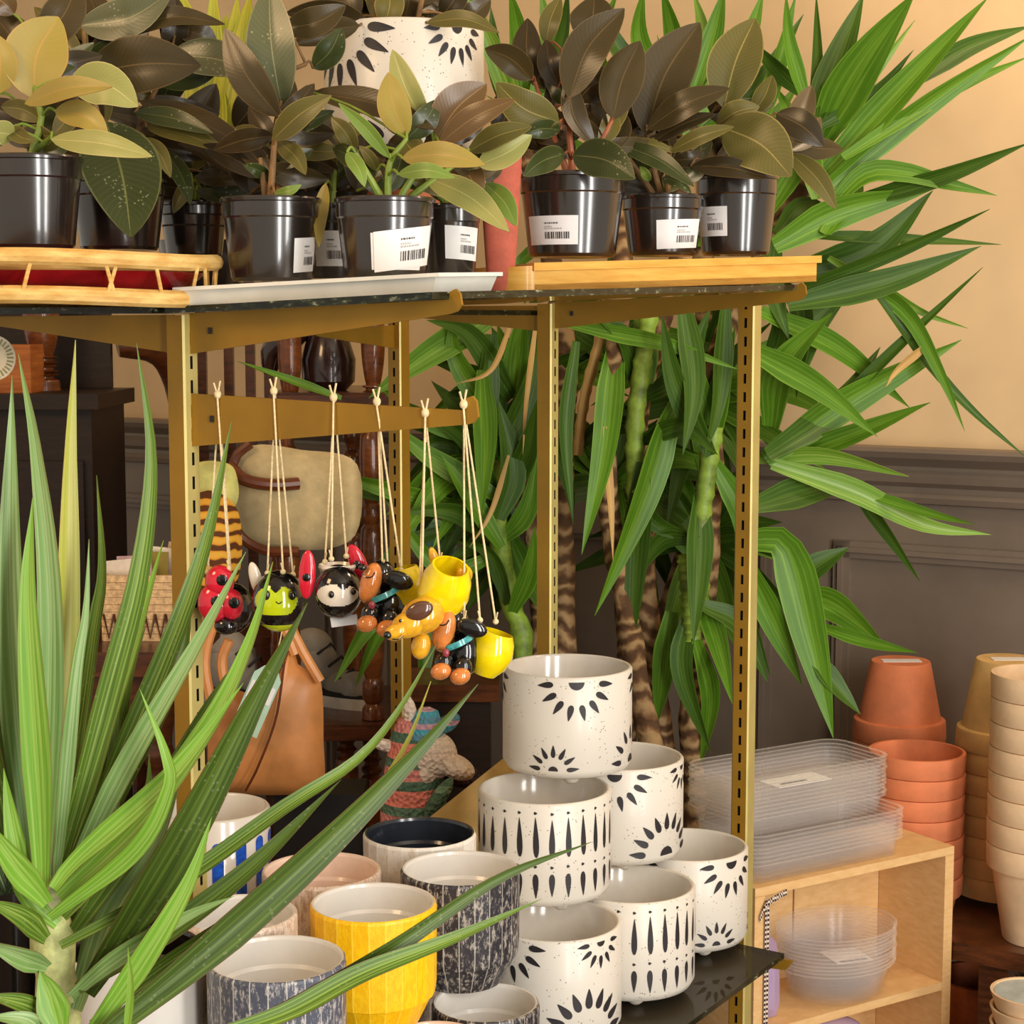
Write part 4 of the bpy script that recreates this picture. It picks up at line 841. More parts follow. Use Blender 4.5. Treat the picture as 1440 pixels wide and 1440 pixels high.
# curved chair back
t = thing('armchair', P(200, 900, 3.7), 'dark brown wooden chair with a curved arm and slatted back against the wall', 'chair'); mb = MB()
mb.tube(spline([P(165, 487, 3.6), P(200, 484, 3.62), P(232, 505, 3.66), P(252, 560, 3.7), P(262, 640, 3.72)], 14), [.022, .03, .032, .03, .028, .026, .025, .024, .024, .024, .024, .024, .024, .024], 12); mb.build('arm', darkwood, t)
zs = P(250, 905, 3.6).z; mb = MB(); q = P(285, 900, 3.86); mb.box((q.x, q.y, zs), (.36, .34, .05)); mb.build('seat', darkwood, t, smooth=False)
for x in (284, 322, 352, 378): g = P(x, 500, 3.98); mb = MB(); mb.box((g.x, 3.98, (zs + ZC + .05) / 2 + .012), (M(13, 3.98), .018, ZC + .05 - zs - .02)); mb.build('slat', darkwood, t, smooth=False)
mb = MB(); mb.box((q.x, 3.98, ZC + .085), (.36, .03, .06)); mb.build('top_rail', darkwood, t, smooth=False)
for sx in (-1, 1):
    for sy in (-1, 1):
        mb = MB(); mb.tube([(q.x + sx * .16, q.y + sy * .17, zs), (q.x + sx * .2, q.y + sy * .19, 0)], [.022, .016], 10); mb.build('leg', darkwood, t)
mb = MB(); mb.tube([P(262, 640, 3.72), (P(275, 640, 3.72).x, 3.74, zs)], .02, 10); mb.build('arm_post', darkwood, t)
# bench with basket
bz = P(190, 897, 2.95).z; t = thing('bench', P(190, 950, 2.95), 'low dark brown bench under the basket of cards', 'bench')
a, b = P(-60, 897, 2.9), P(270, 897, 2.9); mb = MB(); mb.box(((a.x + b.x) / 2, 3.0, bz - .02), (b.x - a.x, .36, .04)); mb.build('top', darkwood, t, smooth=False)
mb = MB(); mb.box(((a.x + b.x) / 2, 2.86, bz - .1), (b.x - a.x - .06, .02, .12)); mb.build('apron', darkwood, t, smooth=False)
for sx in (a.x + .05, b.x - .05):
    for sy in (2.86, 3.14): mb = MB(); turned_post(mb, sx, sy, 0, bz - .04, .028, 2); mb.build('leg', darkwood, t)
t = thing('card_basket', P(190, 895, 2.92), 'pale woven basket holding cards on the bench', 'basket'); wk = plain('basket_weave', (226, 178, 128), .7, var=.2, scale=120)
a, b = P(146, 895, 2.92), P(262, 895, 2.92); h = M(95, 2.92); mb = MB(); d = .15; w = b.x - a.x
for k in range(9): mb.box(((a.x + b.x) / 2, 2.92, bz + h * (k + .5) / 9), (w - .004 * (k % 2), .006, h / 9.6)); mb.box(((a.x + b.x) / 2, 2.92 + d, bz + h * (k + .5) / 9), (w, .006, h / 9.6)); mb.box((a.x, 2.92 + d / 2, bz + h * (k + .5) / 9), (.006, d, h / 9.6)); mb.box((b.x, 2.92 + d / 2, bz + h * (k + .5) / 9), (.006, d, h / 9.6))
mb.build('woven_side', wk, t, smooth=False); mb = MB(); mb.box(((a.x + b.x) / 2, 2.92 + d / 2, bz + .004), (w, d, .008)); mb.build('bottom', wk, t, smooth=False)
mb = MB()
for k in range(8):
    x = a.x + w * (k + .1) / 8; mb.tube([(x, 2.914, bz + h * .42), (x + w / 16, 2.914, bz + h * .05), (x + w / 8, 2.914, bz + h * .42)], .002, 5)
mb.build('lattice', darkwood, t)
cards = [(232, 214, 190), (206, 170, 176), (150, 130, 50), (236, 220, 196), (214, 180, 150)]
for k in range(5):
    mb = MB(); x = a.x + w * (.18 + .15 * k); mb.box((x, 2.945 + .022 * k, bz + h * .62 + .004 * k), (w * .42, .004, h * 1.16), rot(-6 + 4 * k, 'Y'))
    tag(mb.build('greeting_card', plain('card_%d' % k, cards[k], .6, var=.1), smooth=False, loc=(x, 2.945 + .022 * k, bz)), ['cream card at the front left of the basket', 'mauve pink card second in the basket', 'olive yellow card in the middle of the basket', 'pale card fourth in the basket', 'tan card at the back right of the basket'][k], 'card', 'cards in the basket')
# spindle shelf unit
Ys = 3.3; t = thing('spindle_shelf', P(450, 1300, Ys), 'dark wooden shelf unit with turned spindle posts behind the hanging planters', 'shelf unit')
for (x, y0, y1, yy, s) in ((408, 430, 560, Ys, 1), (408, 575, 1000, Ys, 2), (525, 440, 560, Ys, 4), (525, 575, 1010, Ys, 5), (398, 590, 1000, Ys + .3, 3), (500, 590, 1000, Ys + .3, 6), (490, 1040, 1300, Ys, 7), (525, 1040, 1300, Ys + .06, 8)):
    p = P(x, y1, yy); mb = MB(); turned_post(mb, p.x, yy, p.z, P(x, y0, yy).z, M(17, yy), s); mb.build('spindle', turned, t)
for (x0, x1, y) in ((385, 560, 562), (300, 560, 1022)):
    a, b = P(x0, y, Ys), P(x1, y, Ys); mb = MB(); mb.box(((a.x + b.x) / 2, Ys + .13, a.z), (b.x - a.x, .36, .03)); mb.box(((a.x + b.x) / 2, Ys - .058, a.z), (b.x - a.x, .02, .022)); mb.build('shelf_board', darkwood, t, smooth=False)
a, b = P(290, 1300, Ys), P(560, 1300, Ys); mb = MB(); mb.box(((a.x + b.x) / 2, Ys + .13, .06), (b.x - a.x, .36, .12)); mb.build('base', darkwood, t, smooth=False)
sz1 = P(450, 1022, Ys).z + .015; sz0 = P(450, 562, Ys).z + .015
mb = MB(); p = P(462, 548, Ys + .06); h = M(110, Ys); mb.lathe([(0, 0), (.034, 0), (.05, h * .12), (.052, h * .4), (.034, h * .8), (.016, h), (.012, h), (.03, h * .78), (0, h * .6)], 32, (p.x, p.y, sz0)); mb.tube(spline([(p.x - .03, p.y, sz0 + h * .85), (p.x - .1, p.y, sz0 + h * .55), (p.x - .11, p.y, sz0 + .03)], 8), [.012, .02, .026, .028, .026, .022, .018, .012], 12)
tag(mb.build('dark_jug', plain('jug_glaze', (44, 26, 24), .2, coat=.5, var=.4, scale=20), loc=(p.x, p.y, sz0)), 'dark glazed jug with a curved handle on the upper spindle shelf', 'jug')
# canvas bag with brown leather trim
canvas = plain('cream_canvas', (190, 170, 124), .85, var=.08, scale=30, bump=.3); leather = plain('brown_leather', (98, 48, 22), .35, var=.15); tanl = plain('tan_leather', (204, 136, 76), .45, var=.14, scale=9, bump=.1)
Yb = 3.14; t = thing('canvas_bag', P(380, 780, Yb), 'cream canvas bag with brown leather edging hanging behind the bee planter', 'bag'); mb = MB()
def cushion(mb, outline, Y_, thick, n=7, mi=0):
    """puffed solid from a pixel outline"""
    cx = sum(p[0] for p in outline) / len(outline); cy = sum(p[1] for p in outline) / len(outline); m = len(outline); vs = []
    for side in (-1, 1):
        for k in range(n + 1):
            f = k / n
            for (x, y) in outline:
                q = P(cx + (x - cx) * (1 - f), cy + (y - cy) * (1 - f), Y_); q.y += side * thick * math.sqrt(max(0, 1 - (1 - f) ** 2.4)); vs.append(q)
    fs = []
    for s in (0, 1):
        b = s * (n + 1) * m
        for k in range(n):
            for i in range(m): q = (b + k * m + i, b + k * m + (i + 1) % m, b + (k + 1) * m + (i + 1) % m, b + (k + 1) * m + i); fs.append(q if s == 0 else q[::-1])
    mb.add(vs, fs, mi)
def sm(pts, n=40):
    v = spline([Vector((x, y, 0)) for x, y in pts + [pts[0]]], n + 1)[:-1]; return [(p.x, p.y) for p in v]
bo = sm([(330, 640), (362, 625), (420, 632), (500, 650), (505, 740), (470, 770), (400, 772), (352, 760), (330, 720)]); cushion(mb, bo, Yb, .03); mb.build('bag_body', canvas, t)
mb = MB(); mb.tube(spline([P(x, y, Yb - .025) for x, y in [(352, 624), (330, 645), (322, 700), (335, 750), (372, 774), (420, 776)]], 20), .009, 8); mb.build('edging', leather, t)
mb = MB(); mb.tube(spline([P(322, 655, Yb - .05), P(345, 675, Yb - .06), P(385, 682, Yb - .055), P(420, 680, Yb - .04)], 12), .011, 10); mb.build('strap', leather, t)
mb = MB(); mb.tube(spline([P(400, 640, Yb), P(402, 600, Yb + .05), P(406, 560, Yb + .1)], 8), .006, 8); mb.build('hanging_loop', leather, t)
# striped cushion
orange = N('tiger_stripes'); wv = orange.new('ShaderNodeTexWave', bands_direction='Z'); wv.inputs['Scale'].default_value = 14; wv.inputs['Distortion'].default_value = 6; orange.ln(orange.coord(), wv.inputs['Vector']); orange.color(orange.ramp(wv.outputs['Fac'], [(.25, (96, 50, 10)), (.45, (226, 150, 30)), (.8, (240, 178, 60))])); orange.set(.8)
mb = MB(); cushion(mb, sm([(262, 700), (300, 690), (335, 720), (338, 800), (310, 850), (262, 840)]), 3.0, .06); tag(mb.build('striped_cushion', orange.m, loc=P(300, 840, 3.0)), 'orange cushion with brown tiger stripes right behind the gold post', 'cushion')
mb = MB(); cushion(mb, sm([(268, 652), (300, 648), (330, 660), (330, 712), (268, 715)]), 3.05, .03); tag(mb.build('folded_cloth', plain('lime_cloth', (206, 204, 120), .8), loc=P(300, 700, 3.05)), 'pale lime folded cloth above the striped cushion', 'cloth')
# tan leather apron bag with tag
Ya = 2.72; t = thing('leather_bag', P(380, 1110, Ya), 'tan leather tote bag hanging below the bee planter', 'bag'); mb = MB()
bo = sm([(292, 985), (318, 965), (372, 980), (400, 930), (412, 905), (420, 935), (450, 955), (455, 1040), (452, 1110), (400, 1118), (335, 1115), (296, 1100)], 56); cushion(mb, bo, Ya, .035, 8); mb.build('bag_body', tanl, t)
for pts in ([(296, 985), (288, 930), (300, 880), (318, 872)], [(318, 970), (312, 930), (322, 900)], [(415, 920), (400, 880), (392, 850)], [(450, 958), (425, 915), (408, 880)]):
    mb = MB(); mb.tube(spline([P(x, y, Ya - .02) for x, y in pts], 10), .008, 8); mb.build('handle', tanl, t)
mb = MB(); mb.tube(spline([P(400, 930, Ya - .04), P(388, 1010, Ya - .05), P(362, 1080, Ya - .05), P(345, 1112, Ya - .04)], 12), .002, 6); mb.build('seam', leather, t)
tt = thing('swing_tag', P(365, 985, Ya - .07), 'mint green and white swing tag hanging from the tan leather bag', 'tag'); mint = plain('mint_card', (176, 208, 184), .6, var=.03)
TR_ = rot(24); mb = MB(); c = P(362, 985, Ya - .075); w, h = M(40, Ya), M(100, Ya); mb.prism([c + TR_ @ Vector((x * w, 0, z * h)) for x, z in ((-.5, -.5), (.5, -.5), (.5, .36), (.25, .5), (-.25, .5), (-.5, .36))], Vector((0, .002, 0))); mb.build('card', mint, tt, smooth=False)
mb = MB(); mb.box(c + TR_ @ Vector((0, -.0012, h * .12)), (w * .9, .001, h * .26), TR_); mb.build('sticker', white_label, tt, smooth=False)
mb = MB(); mb.tube(spline([c + TR_ @ Vector((0, -.001, h * .43)), P(392, 908, Ya - .06), P(398, 880, Ya - .05)], 8), .001, 6); mb.build('string', string_m, tt)
a = P(445, 1122, Ya + .02); mb = MB(); mb.box((a.x, a.y + .07, (a.z + ZL) / 2), (M(130, Ya), .1, a.z - ZL)); tag(mb.build('storage_box', plain('black_card', (20, 15, 10), .6), smooth=False, loc=(a.x, a.y + .07, ZL)), 'black box standing behind the cream pot with a dark inside', 'box')
# grey white trainers on the lower spindle shelf
def shoe(px, Y_, label, rz):
    q = P(px, 985, Y_); z = sz1; T = rot(rz, 'Z'); t = thing('trainer_shoe', (q.x, q.y, z), label, 'shoe'); o = Vector((q.x, q.y, 0))
    def st(z0, z1, sc, mat, nm):
        n = 28; mb = MB(); ol = []
        for i in range(n):
            a = i / n * 2 * PI; w = .036 + .006 * math.cos(a); ol.append(Vector((.115 * math.cos(a) * sc, w * math.sin(a) * sc, 0)))
        mb.prism([o + T @ p + Vector((0, 0, z0)) for p in ol], Vector((0, 0, z1 - z0))); return mb.build(nm, mat, t)
    st(z, z + .022, 1, glaze_white, 'sole'); st(z + .02, z + .032, .97, plain('shoe_black_%d' % px, (30, 28, 26), .6), 'foxing')
    mb = MB(); vs = MB(); g = plain('shoe_grey_%d' % px, (168, 160, 146), .8, var=.06)
    mb.ball(o + T @ Vector((.045, 0, 0)) + Vector((0, 0, z + .036)), (.064, .034, .034), T); mb.ball(o + T @ Vector((-.045, 0, 0)) + Vector((0, 0, z + .068)), (.055, .035, .062), T); mb.ball(o + T @ Vector((-.05, 0, 0)) + Vector((0, 0, z + .11)), (.046, .03, .035), T); mb.build('upper', g, t)
    mb = MB()
    for k in range(4): c = o + T @ Vector((.04 - .028 * k, 0, 0)) + Vector((0, 0, z + .068 + .022 * k)); mb.tube([c + T @ Vector((0, -.026, -.012)), c + T @ Vector((.012, 0, .006)), c + T @ Vector((0, .026, -.012))], .0028, 6)
    mb.build('laces', plain('lace_%d' % px, (50, 46, 44), .8), t)
shoe(468, Ys + .14, 'grey high top trainer with a white sole on the lower spindle shelf', -35); shoe(352, Ys + .14, 'grey trainer shoe half hidden behind the tan leather bag', -20)
# big dark chest in the middle distance
t = thing('dark_chest', P(640, 1200, 3.35), 'very dark wooden chest behind the crocheted doll', 'chest'); a, b = P(572, 985, 3.0), P(690, 985, 3.0); mb = MB(); mb.box(((a.x + b.x) / 2, 3.06, a.z / 2), (b.x - a.x, .12, a.z)); mb.build('body', blackwood, t, smooth=False)
mb = MB(); mb.box(((a.x + b.x) / 2, 3.06, a.z + .0155), (b.x - a.x + .03, .15, .03)); mb.build('lid', darkwood, t, smooth=False); mb = MB(); mb.box(((a.x + b.x) / 2, 2.992, a.z * .7), (b.x - a.x, .015, .03)); mb.build('moulding', darkwood, t, smooth=False)
mb = MB(); cushion(mb, sm([(572, 762), (590, 730), (632, 738), (640, 775), (600, 790)]), 3.56, .03); tag(mb.build('scarf', plain('teal_cloth', (120, 176, 150), .8, var=.4, scale=30), loc=P(600, 790, 3.56)), 'pale and teal folded scarf glimpsed between yucca leaves', 'scarf')
a, b = P(565, 792, 3.52), P(650, 792, 3.52); mb = MB(); mb.box(((a.x + b.x) / 2, 3.57, a.z / 2), (b.x - a.x, .09, a.z)); tag(mb.build('pedestal', darkwood, smooth=False, loc=(a.x, 3.48, 0)), 'dark wooden pedestal carrying the teal scarf', 'pedestal')
# crocheted doll
t = thing('crochet_doll', P(600, 1160, 2.68), 'crocheted animal doll with a striped pink and green body and blue hat', 'soft toy'); Yd = 2.68
def yarn(name, stops, sc):
    n = N(name); tc = n.new('ShaderNodeTexCoord'); sp = n.new('ShaderNodeSeparateXYZ'); n.ln(tc.outputs['Object'], sp.inputs[0]); f = n.math('FRACT', n.math('MULTIPLY', sp.outputs[2], sc)); n.color(n.ramp(f, stops, 'CONSTANT')); n.set(.95)
    vo = n.new('ShaderNodeTexVoronoi'); vo.inputs['Scale'].default_value = 140; n.ln(tc.outputs['Object'], vo.inputs['Vector']); n.bump(vo.outputs['Distance'], 1, .006); return n.m
ystripe = yarn('yarn_stripes', [(0, (226, 130, 112)), (.34, (84, 116, 92)), (.55, (222, 140, 130)), (.8, (94, 124, 100))], 14); ywhite = yarn('yarn_white', [(0, (236, 216, 196)), (.5, (232, 208, 188))], 30); yblue = yarn('yarn_blue', [(0, (84, 170, 190)), (.3, (206, 160, 176)), (.6, (98, 150, 170))], 40); ygreen = yarn('yarn_green', [(0, (84, 112, 88)), (.8, (120, 150, 120))], 20)
mb = MB(); mb.lathe([(0, ZL + .0005 - P(582, 1172, Yd).z), (M(44, Yd), ZL + .0005 - P(582, 1172, Yd).z), (M(50, Yd), -.06), (M(48, Yd), .04), (M(42, Yd), .10), (M(34, Yd), .15), (M(22, Yd), .18), (0, .185)], 32, P(582, 1172, Yd), 0); mb.build('body', ystripe, t)
mb = MB(); mb.ball(P(606, 1062, Yd - .01), (M(38, Yd), M(34, Yd), M(36, Yd))); mb.ball(P(640, 1078, Yd - .02), (M(30, Yd), M(24, Yd), M(17, Yd)), rot(24)); mb.ball(P(598, 1088, Yd - .03), (M(16, Yd), M(14, Yd), M(16, Yd))); hd = mb.build('head', ywhite, t)
mb = MB(); mb.lathe([(M(28, Yd), -.0), (M(26, Yd), .02), (M(14, Yd), .045), (0, .05)], 24, P(596, 1038, Yd - .01), 0, rot(10)); mb.ball(P(628, 1018, Yd), (M(22, Yd), M(10, Yd), M(12, Yd)), rot(-35)); mb.build('hat', yblue, t)
for x, y, rx, ry, a in ((577, 1005, 10, 27, -8), (542, 1048, 24, 9, 14)): bl(t, 'ear', ywhite, x, y, rx, ry, Yd, -.01, 7, rot(a))
bl(t, 'arm', ygreen, 617, 1122, 11, 34, Yd, -.05, 10, rot(34))
mb = MB(); mb.ball(P(648, 1090, Yd + .05), (M(30, Yd), .04, M(16, Yd)), rot(10)); tag(mb.build('dark_yarn_ball', yarn('yarn_dark', [(0, (40, 22, 30)), (.7, (66, 40, 44))], 40), loc=P(648, 1110, Yd + .05)), 'dark purple knitted bundle beside the crocheted doll', 'knitted toy')
# sloping cream board
t1, t2 = P(598, 1154, 2.56), P(722, 1055, 2.62); mb = MB(); off = Vector((.012, .022, 0)); mb.prism([t1, t2, Vector((t2.x, t2.y, ZL + .02)), Vector((t1.x, t1.y, ZL + .02))], off)
tag(mb.build('wooden_board', plain('cream_board', (226, 188, 112), .6, var=.06), smooth=False, loc=Vector((t1.x, t1.y, ZL))), 'cream board with a sloping top edge behind the stacked planters', 'board')
# ================= yuccas behind the rack =================
def cane(name, c, pts, r, mat, parent): mb = MB(); n = 30; q = spline(pts, n); rnd = random.Random(len(pts) * 7 + int(r * 1e4)); mb.tube(q, [r * (.92 + .16 * (i % 3 == 0) + rnd.uniform(-.05, .05)) for i in range(n)], 12); return mb.build(name, mat, parent)
bark = N('cane_bark'); wv = bark.new('ShaderNodeTexWave', bands_direction='Z'); wv.inputs['Scale'].default_value = 9; wv.inputs['Distortion'].default_value = 14; wv.inputs['Detail'].default_value = 4; bark.ln(bark.coord(), wv.inputs['Vector'])
bark.color(bark.ramp(wv.outputs['Fac'], [(.1, (90, 62, 36)), (.5, (124, 90, 54)), (.95, (170, 138, 94))])); bark.set(.85); bark.bump(wv.outputs['Fac'], .7, .006); bark = bark.m
greencane = plain('green_cane', (120, 146, 50), .5, var=.3, scale=30)
def strap_leaf(root, pts, w, kind, Y0, roll=0, fold=.28, name='leaf', twist=0, n=18):
    return leaf_part(root, Y[kind], pts, w, Y0, roll, fold, 0, strap_prof, n, name, twist, .0, 6)
def L3(pts, Y0, Y1):
    n = len(pts); return [(x, y, Y0 + (Y1 - Y0) * i / (n - 1)) for i, (x, y) in enumerate(pts)]
def potted(name, label, px, Yp, wpx=320):
    p = P(px, 1200, Yp); root = thing(name, (p.x, p.y, 0), label, 'potted plant'); R = .15; mb = MB()
    mb.lathe([(0, 0), (R * .8, 0), (R * .98, .25), (R, .28), (R * .93, .28), (R * .92, .25), (0, .24)], 48, (p.x, p.y, 0)); mb.build('planter_pot', palepot if 'left' not in label else terracotta, root)
    mb = MB(); mb.lathe([(0, .245), (R * .9, .245), (R * .9, .255), (0, .262)], 32, (p.x, p.y, 0)); mb.build('soil', soil, root); return root, Vector((p.x, p.y, .25))
YG = 3.22
yu, base = potted('yucca_plant', 'tall yucca with thick canes and long green strap leaves against the wall', 935, YG)
canes = [[(940, 1150), (905, 1000), (880, 850), (850, 650), (870, 455), (880, 200)], [(975, 1150), (970, 1010), (990, 880), (1000, 700), (1010, 500), (1090, 330), (1150, 230)], [(955, 1200), (920, 960), (905, 760), (900, 560), (960, 350), (960, 180)], [(800, 1200), (795, 900), (790, 650), (795, 480), (740, 200)]]
for i, cpts in enumerate(canes):
    cane('cane', None, [base + Vector((.03 * math.cos(i * 2), .03 * math.sin(i * 2), 0))] + [P(x, y, YG + .05 * (i - 1)) for x, y in cpts], .021, bark, yu)
for cpts in ([(895, 720), (893, 600), (905, 500), (915, 430)], [(985, 850), (985, 760), (993, 680), (1005, 600)], [(975, 900), (970, 840), (965, 780)]):
    cane('green_shoot', None, [P(x, y, YG - .06) for x, y in cpts], .017, greencane, yu)
R_ = [ # outline leaves at the right, base .. tip
 ([(1150, 200), (1210, 95), (1288, -12)], 62, 'mid'), ([(1152, 250), (1275, 120), (1390, -4)], 46, 'mid'), ([(1155, 268), (1300, 150), (1450, 50)], 36, 'mid'), ([(1185, 222), (1330, 132), (1450, 78)], 22, 'mid'),
 ([(1280, 118), (1360, 68), (1450, 36)], 30, 'deep'), ([(1190, 285), (1320, 250), (1450, 200)], 27, 'deep'), ([(1160, 300), (1215, 246), (1270, 243), (1330, 258), (1402, 275)], 30, 'mid'), ([(1088, 346), (1180, 298), (1312, 266)], 46, 'mid'),
 ([(1110, 385), (1225, 350), (1312, 268)], 50, 'deep'), ([(1122, 330), (1260, 336), (1408, 344)], 18, 'deep'), ([(1118, 408), (1270, 350), (1392, 294)], 22, 'deep'), ([(1108, 428), (1250, 395), (1380, 346)], 40, 'deep'),
 ([(1150, 600), (1250, 500), (1382, 376)], 18, 'deep'), ([(1165, 362), (1240, 405), (1300, 440), (1362, 462)], 16, 'light'), ([(1070, 438), (1180, 490), (1280, 574)], 34, 'mid'), ([(1045, 485), (1150, 545), (1234, 614)], 38, 'mid'),
 ([(1180, 380), (1270, 435), (1320, 520), (1357, 607)], 23, 'mid'), ([(1230, 410), (1310, 515), (1370, 580), (1446, 646)], 16, 'deep'), ([(1075, 645), (1200, 560), (1352, 478)], 48, 'mid'), ([(1078, 640), (1180, 570), (1238, 488)], 42, 'deep'),
 ([(1090, 650), (1200, 612), (1308, 566)], 34, 'mid'), ([(1060, 645), (1160, 640), (1278, 670)], 27, 'light'), ([(1085, 652), (1200, 690), (1300, 738), (1394, 752)], 34, 'light'), ([(1060, 712), (1140, 690), (1215, 676)], 46, 'deep'),
 ([(1195, 680), (1240, 740), (1294, 818)], 20, 'deep'), ([(1200, 688), (1300, 720), (1372, 738)], 16, 'mid'), ([(1055, 760), (1105, 770), (1140, 900), (1172, 1038)], 58, 'mid'), ([(1050, 790), (1090, 880), (1128, 965)], 38, 'mid'),
 ([(1100, 830), (1150, 795), (1194, 770)], 42, 'deep'), ([(1110, 835), (1170, 850), (1248, 912)], 46, 'mid'), ([(1150, 880), (1230, 905), (1290, 918)], 20, 'mid'), ([(1140, 920), (1180, 970), (1210, 1005)], 30, 'deep'),
 ([(1090, 215), (1200, 135), (1287, 28)], 22, 'light'), ([(1140, 180), (1180, 80), (1215, -10)], 44, 'deep'), ([(1145, 190), (1150, 90), (1148, -10)], 18, 'deep'), ([(1135, 150), (1110, 60), (1105, -10)], 22, 'mid'),
 ([(1125, 130), (1085, 90), (1060, 60)], 24, 'deep'), ([(1140, 185), (1230, 130), (1285, 70)], 20, 'deep'), ([(1150, 280), (1130, 200), (1090, 120)], 36, 'mid'), ([(1160, 330), (1200, 270), (1195, 235)], 34, 'mid')]
C_ = [ # inside the rack and behind the pots
 ([(870, 470), (862, 520), (848, 640), (818, 780)], 40, 'mid'), ([(958, 560), (940, 590), (905, 700), (836, 866)], 46, 'mid'), ([(905, 650), (896, 760), (884, 935)], 40, 'deep'), ([(945, 860), (935, 940), (922, 1025)], 38, 'mid'),
 ([(985, 690), (982, 800), (975, 905)], 40, 'deep'), ([(800, 455), (870, 470), (940, 485), (1040, 520)], 24, 'mid'), ([(1000, 640), (985, 560), (970, 470)], 36, 'mid'), ([(1000, 640), (1015, 540), (1035, 440)], 34, 'mid'),
 ([(1000, 640), (950, 540), (930, 440)], 34, 'deep'), ([(900, 560), (880, 480), (820, 430)], 36, 'deep'), ([(1005, 650), (1040, 720), (1045, 800)], 34, 'mid'), ([(985, 760), (930, 760), (880, 830)], 28, 'deep'),
 ([(985, 830), (1010, 900), (1030, 990)], 34, 'mid'), ([(975, 850), (960, 940), (1000, 1060)], 34, 'deep'), ([(985, 850), (1040, 880), (1080, 960)], 34, 'deep'), ([(900, 600), (850, 600), (800, 640)], 32, 'deep'),
 ([(900, 620), (960, 600), (1010, 640)], 30, 'deep'), ([(810, 480), (795, 600), (806, 740)], 22, 'deep'), ([(905, 560), (960, 520), (1000, 430)], 32, 'deep'), ([(910, 540), (905, 480), (890, 420)], 36, 'mid'),
 ([(960, 420), (975, 540), (960, 640)], 36, 'deep'), ([(1020, 430), (1010, 560), (990, 640)], 30, 'deep'), ([(890, 700), (930, 740), (990, 760)], 26, 'deep'), ([(980, 900), (1000, 980), (985, 1080)], 30, 'mid'),
 ([(960, 180), (950, 60), (930, -20)], 38, 'mid'), ([(960, 170), (1000, 60), (1020, -20)], 40, 'mid'), ([(960, 190), (1040, 80), (1075, -15)], 40, 'mid'), ([(965, 200), (1060, 130), (1130, 20)], 36, 'deep'),
 ([(950, 160), (900, 60), (905, -20)], 34, 'mid'), ([(940, 170), (870, 70), (830, -15)], 34, 'deep'), ([(880, 190), (840, 80), (870, -15)], 34, 'mid'), ([(975, 190), (990, 60), (975, -15)], 32, 'light'),
 ([(965, 210), (1030, 170), (1100, 180)], 30, 'mid'), ([(1000, 260), (1080, 130), (1120, -10)], 34, 'mid'), ([(1080, 300), (1120, 240), (1180, 190)], 36, 'mid'), ([(1090, 330), (1130, 290), (1175, 300)], 30, 'deep'),
 ([(740, 200), (730, 60), (716, -20)], 38, 'mid'), ([(740, 190), (690, 60), (650, -20)], 34, 'light'), ([(745, 190), (770, 80), (760, -20)], 34, 'mid'), ([(740, 190), (700, 100), (690, 10)], 34, 'deep'), ([(745, 200), (790, 60), (800, -20)], 30, 'deep'),
 ([(1090, 340), (1085, 400), (1110, 480)], 34, 'deep'), ([(1100, 400), (1130, 440), (1120, 560)], 40, 'deep'), ([(1090, 560), (1130, 470), (1200, 400)], 56, 'deep'), ([(1085, 600), (1100, 520), (1170, 440)], 50, 'mid'), ([(1080, 520), (1100, 460), (1085, 400)], 34, 'deep')]
rnd = random.Random(4)
for i, (pts, w, k) in enumerate(R_): strap_leaf(yu, L3(pts, YG - .05 - .03 * (i % 4), YG - .22 + .06 * (i % 5)), w, k, YG - .1, .35 * math.sin(i * 2.3), .3, twist=.3 * math.sin(i * 1.7))
for i, (pts, w, k) in enumerate(C_): strap_leaf(yu, L3(pts, YG - .02 - .03 * (i % 3), YG - .16 + .05 * (i % 4)), w, k, YG - .1, .4 * math.sin(i * 1.9), .3, twist=.4 * math.sin(i * 1.3))
for pts in ([(850, 600), (858, 700), (862, 790)], [(1310, 480), (1262, 520), (1245, 545)]): strap_leaf(yu, L3(pts, YG - .1, YG - .14), 12, 'dry', YG, .4)
cane('dry_stalk', None, [P(x, y, YG - .02) for x, y in [(858, 400), (845, 470), (822, 560), (812, 640)]], .010, Y['dry'], yu)
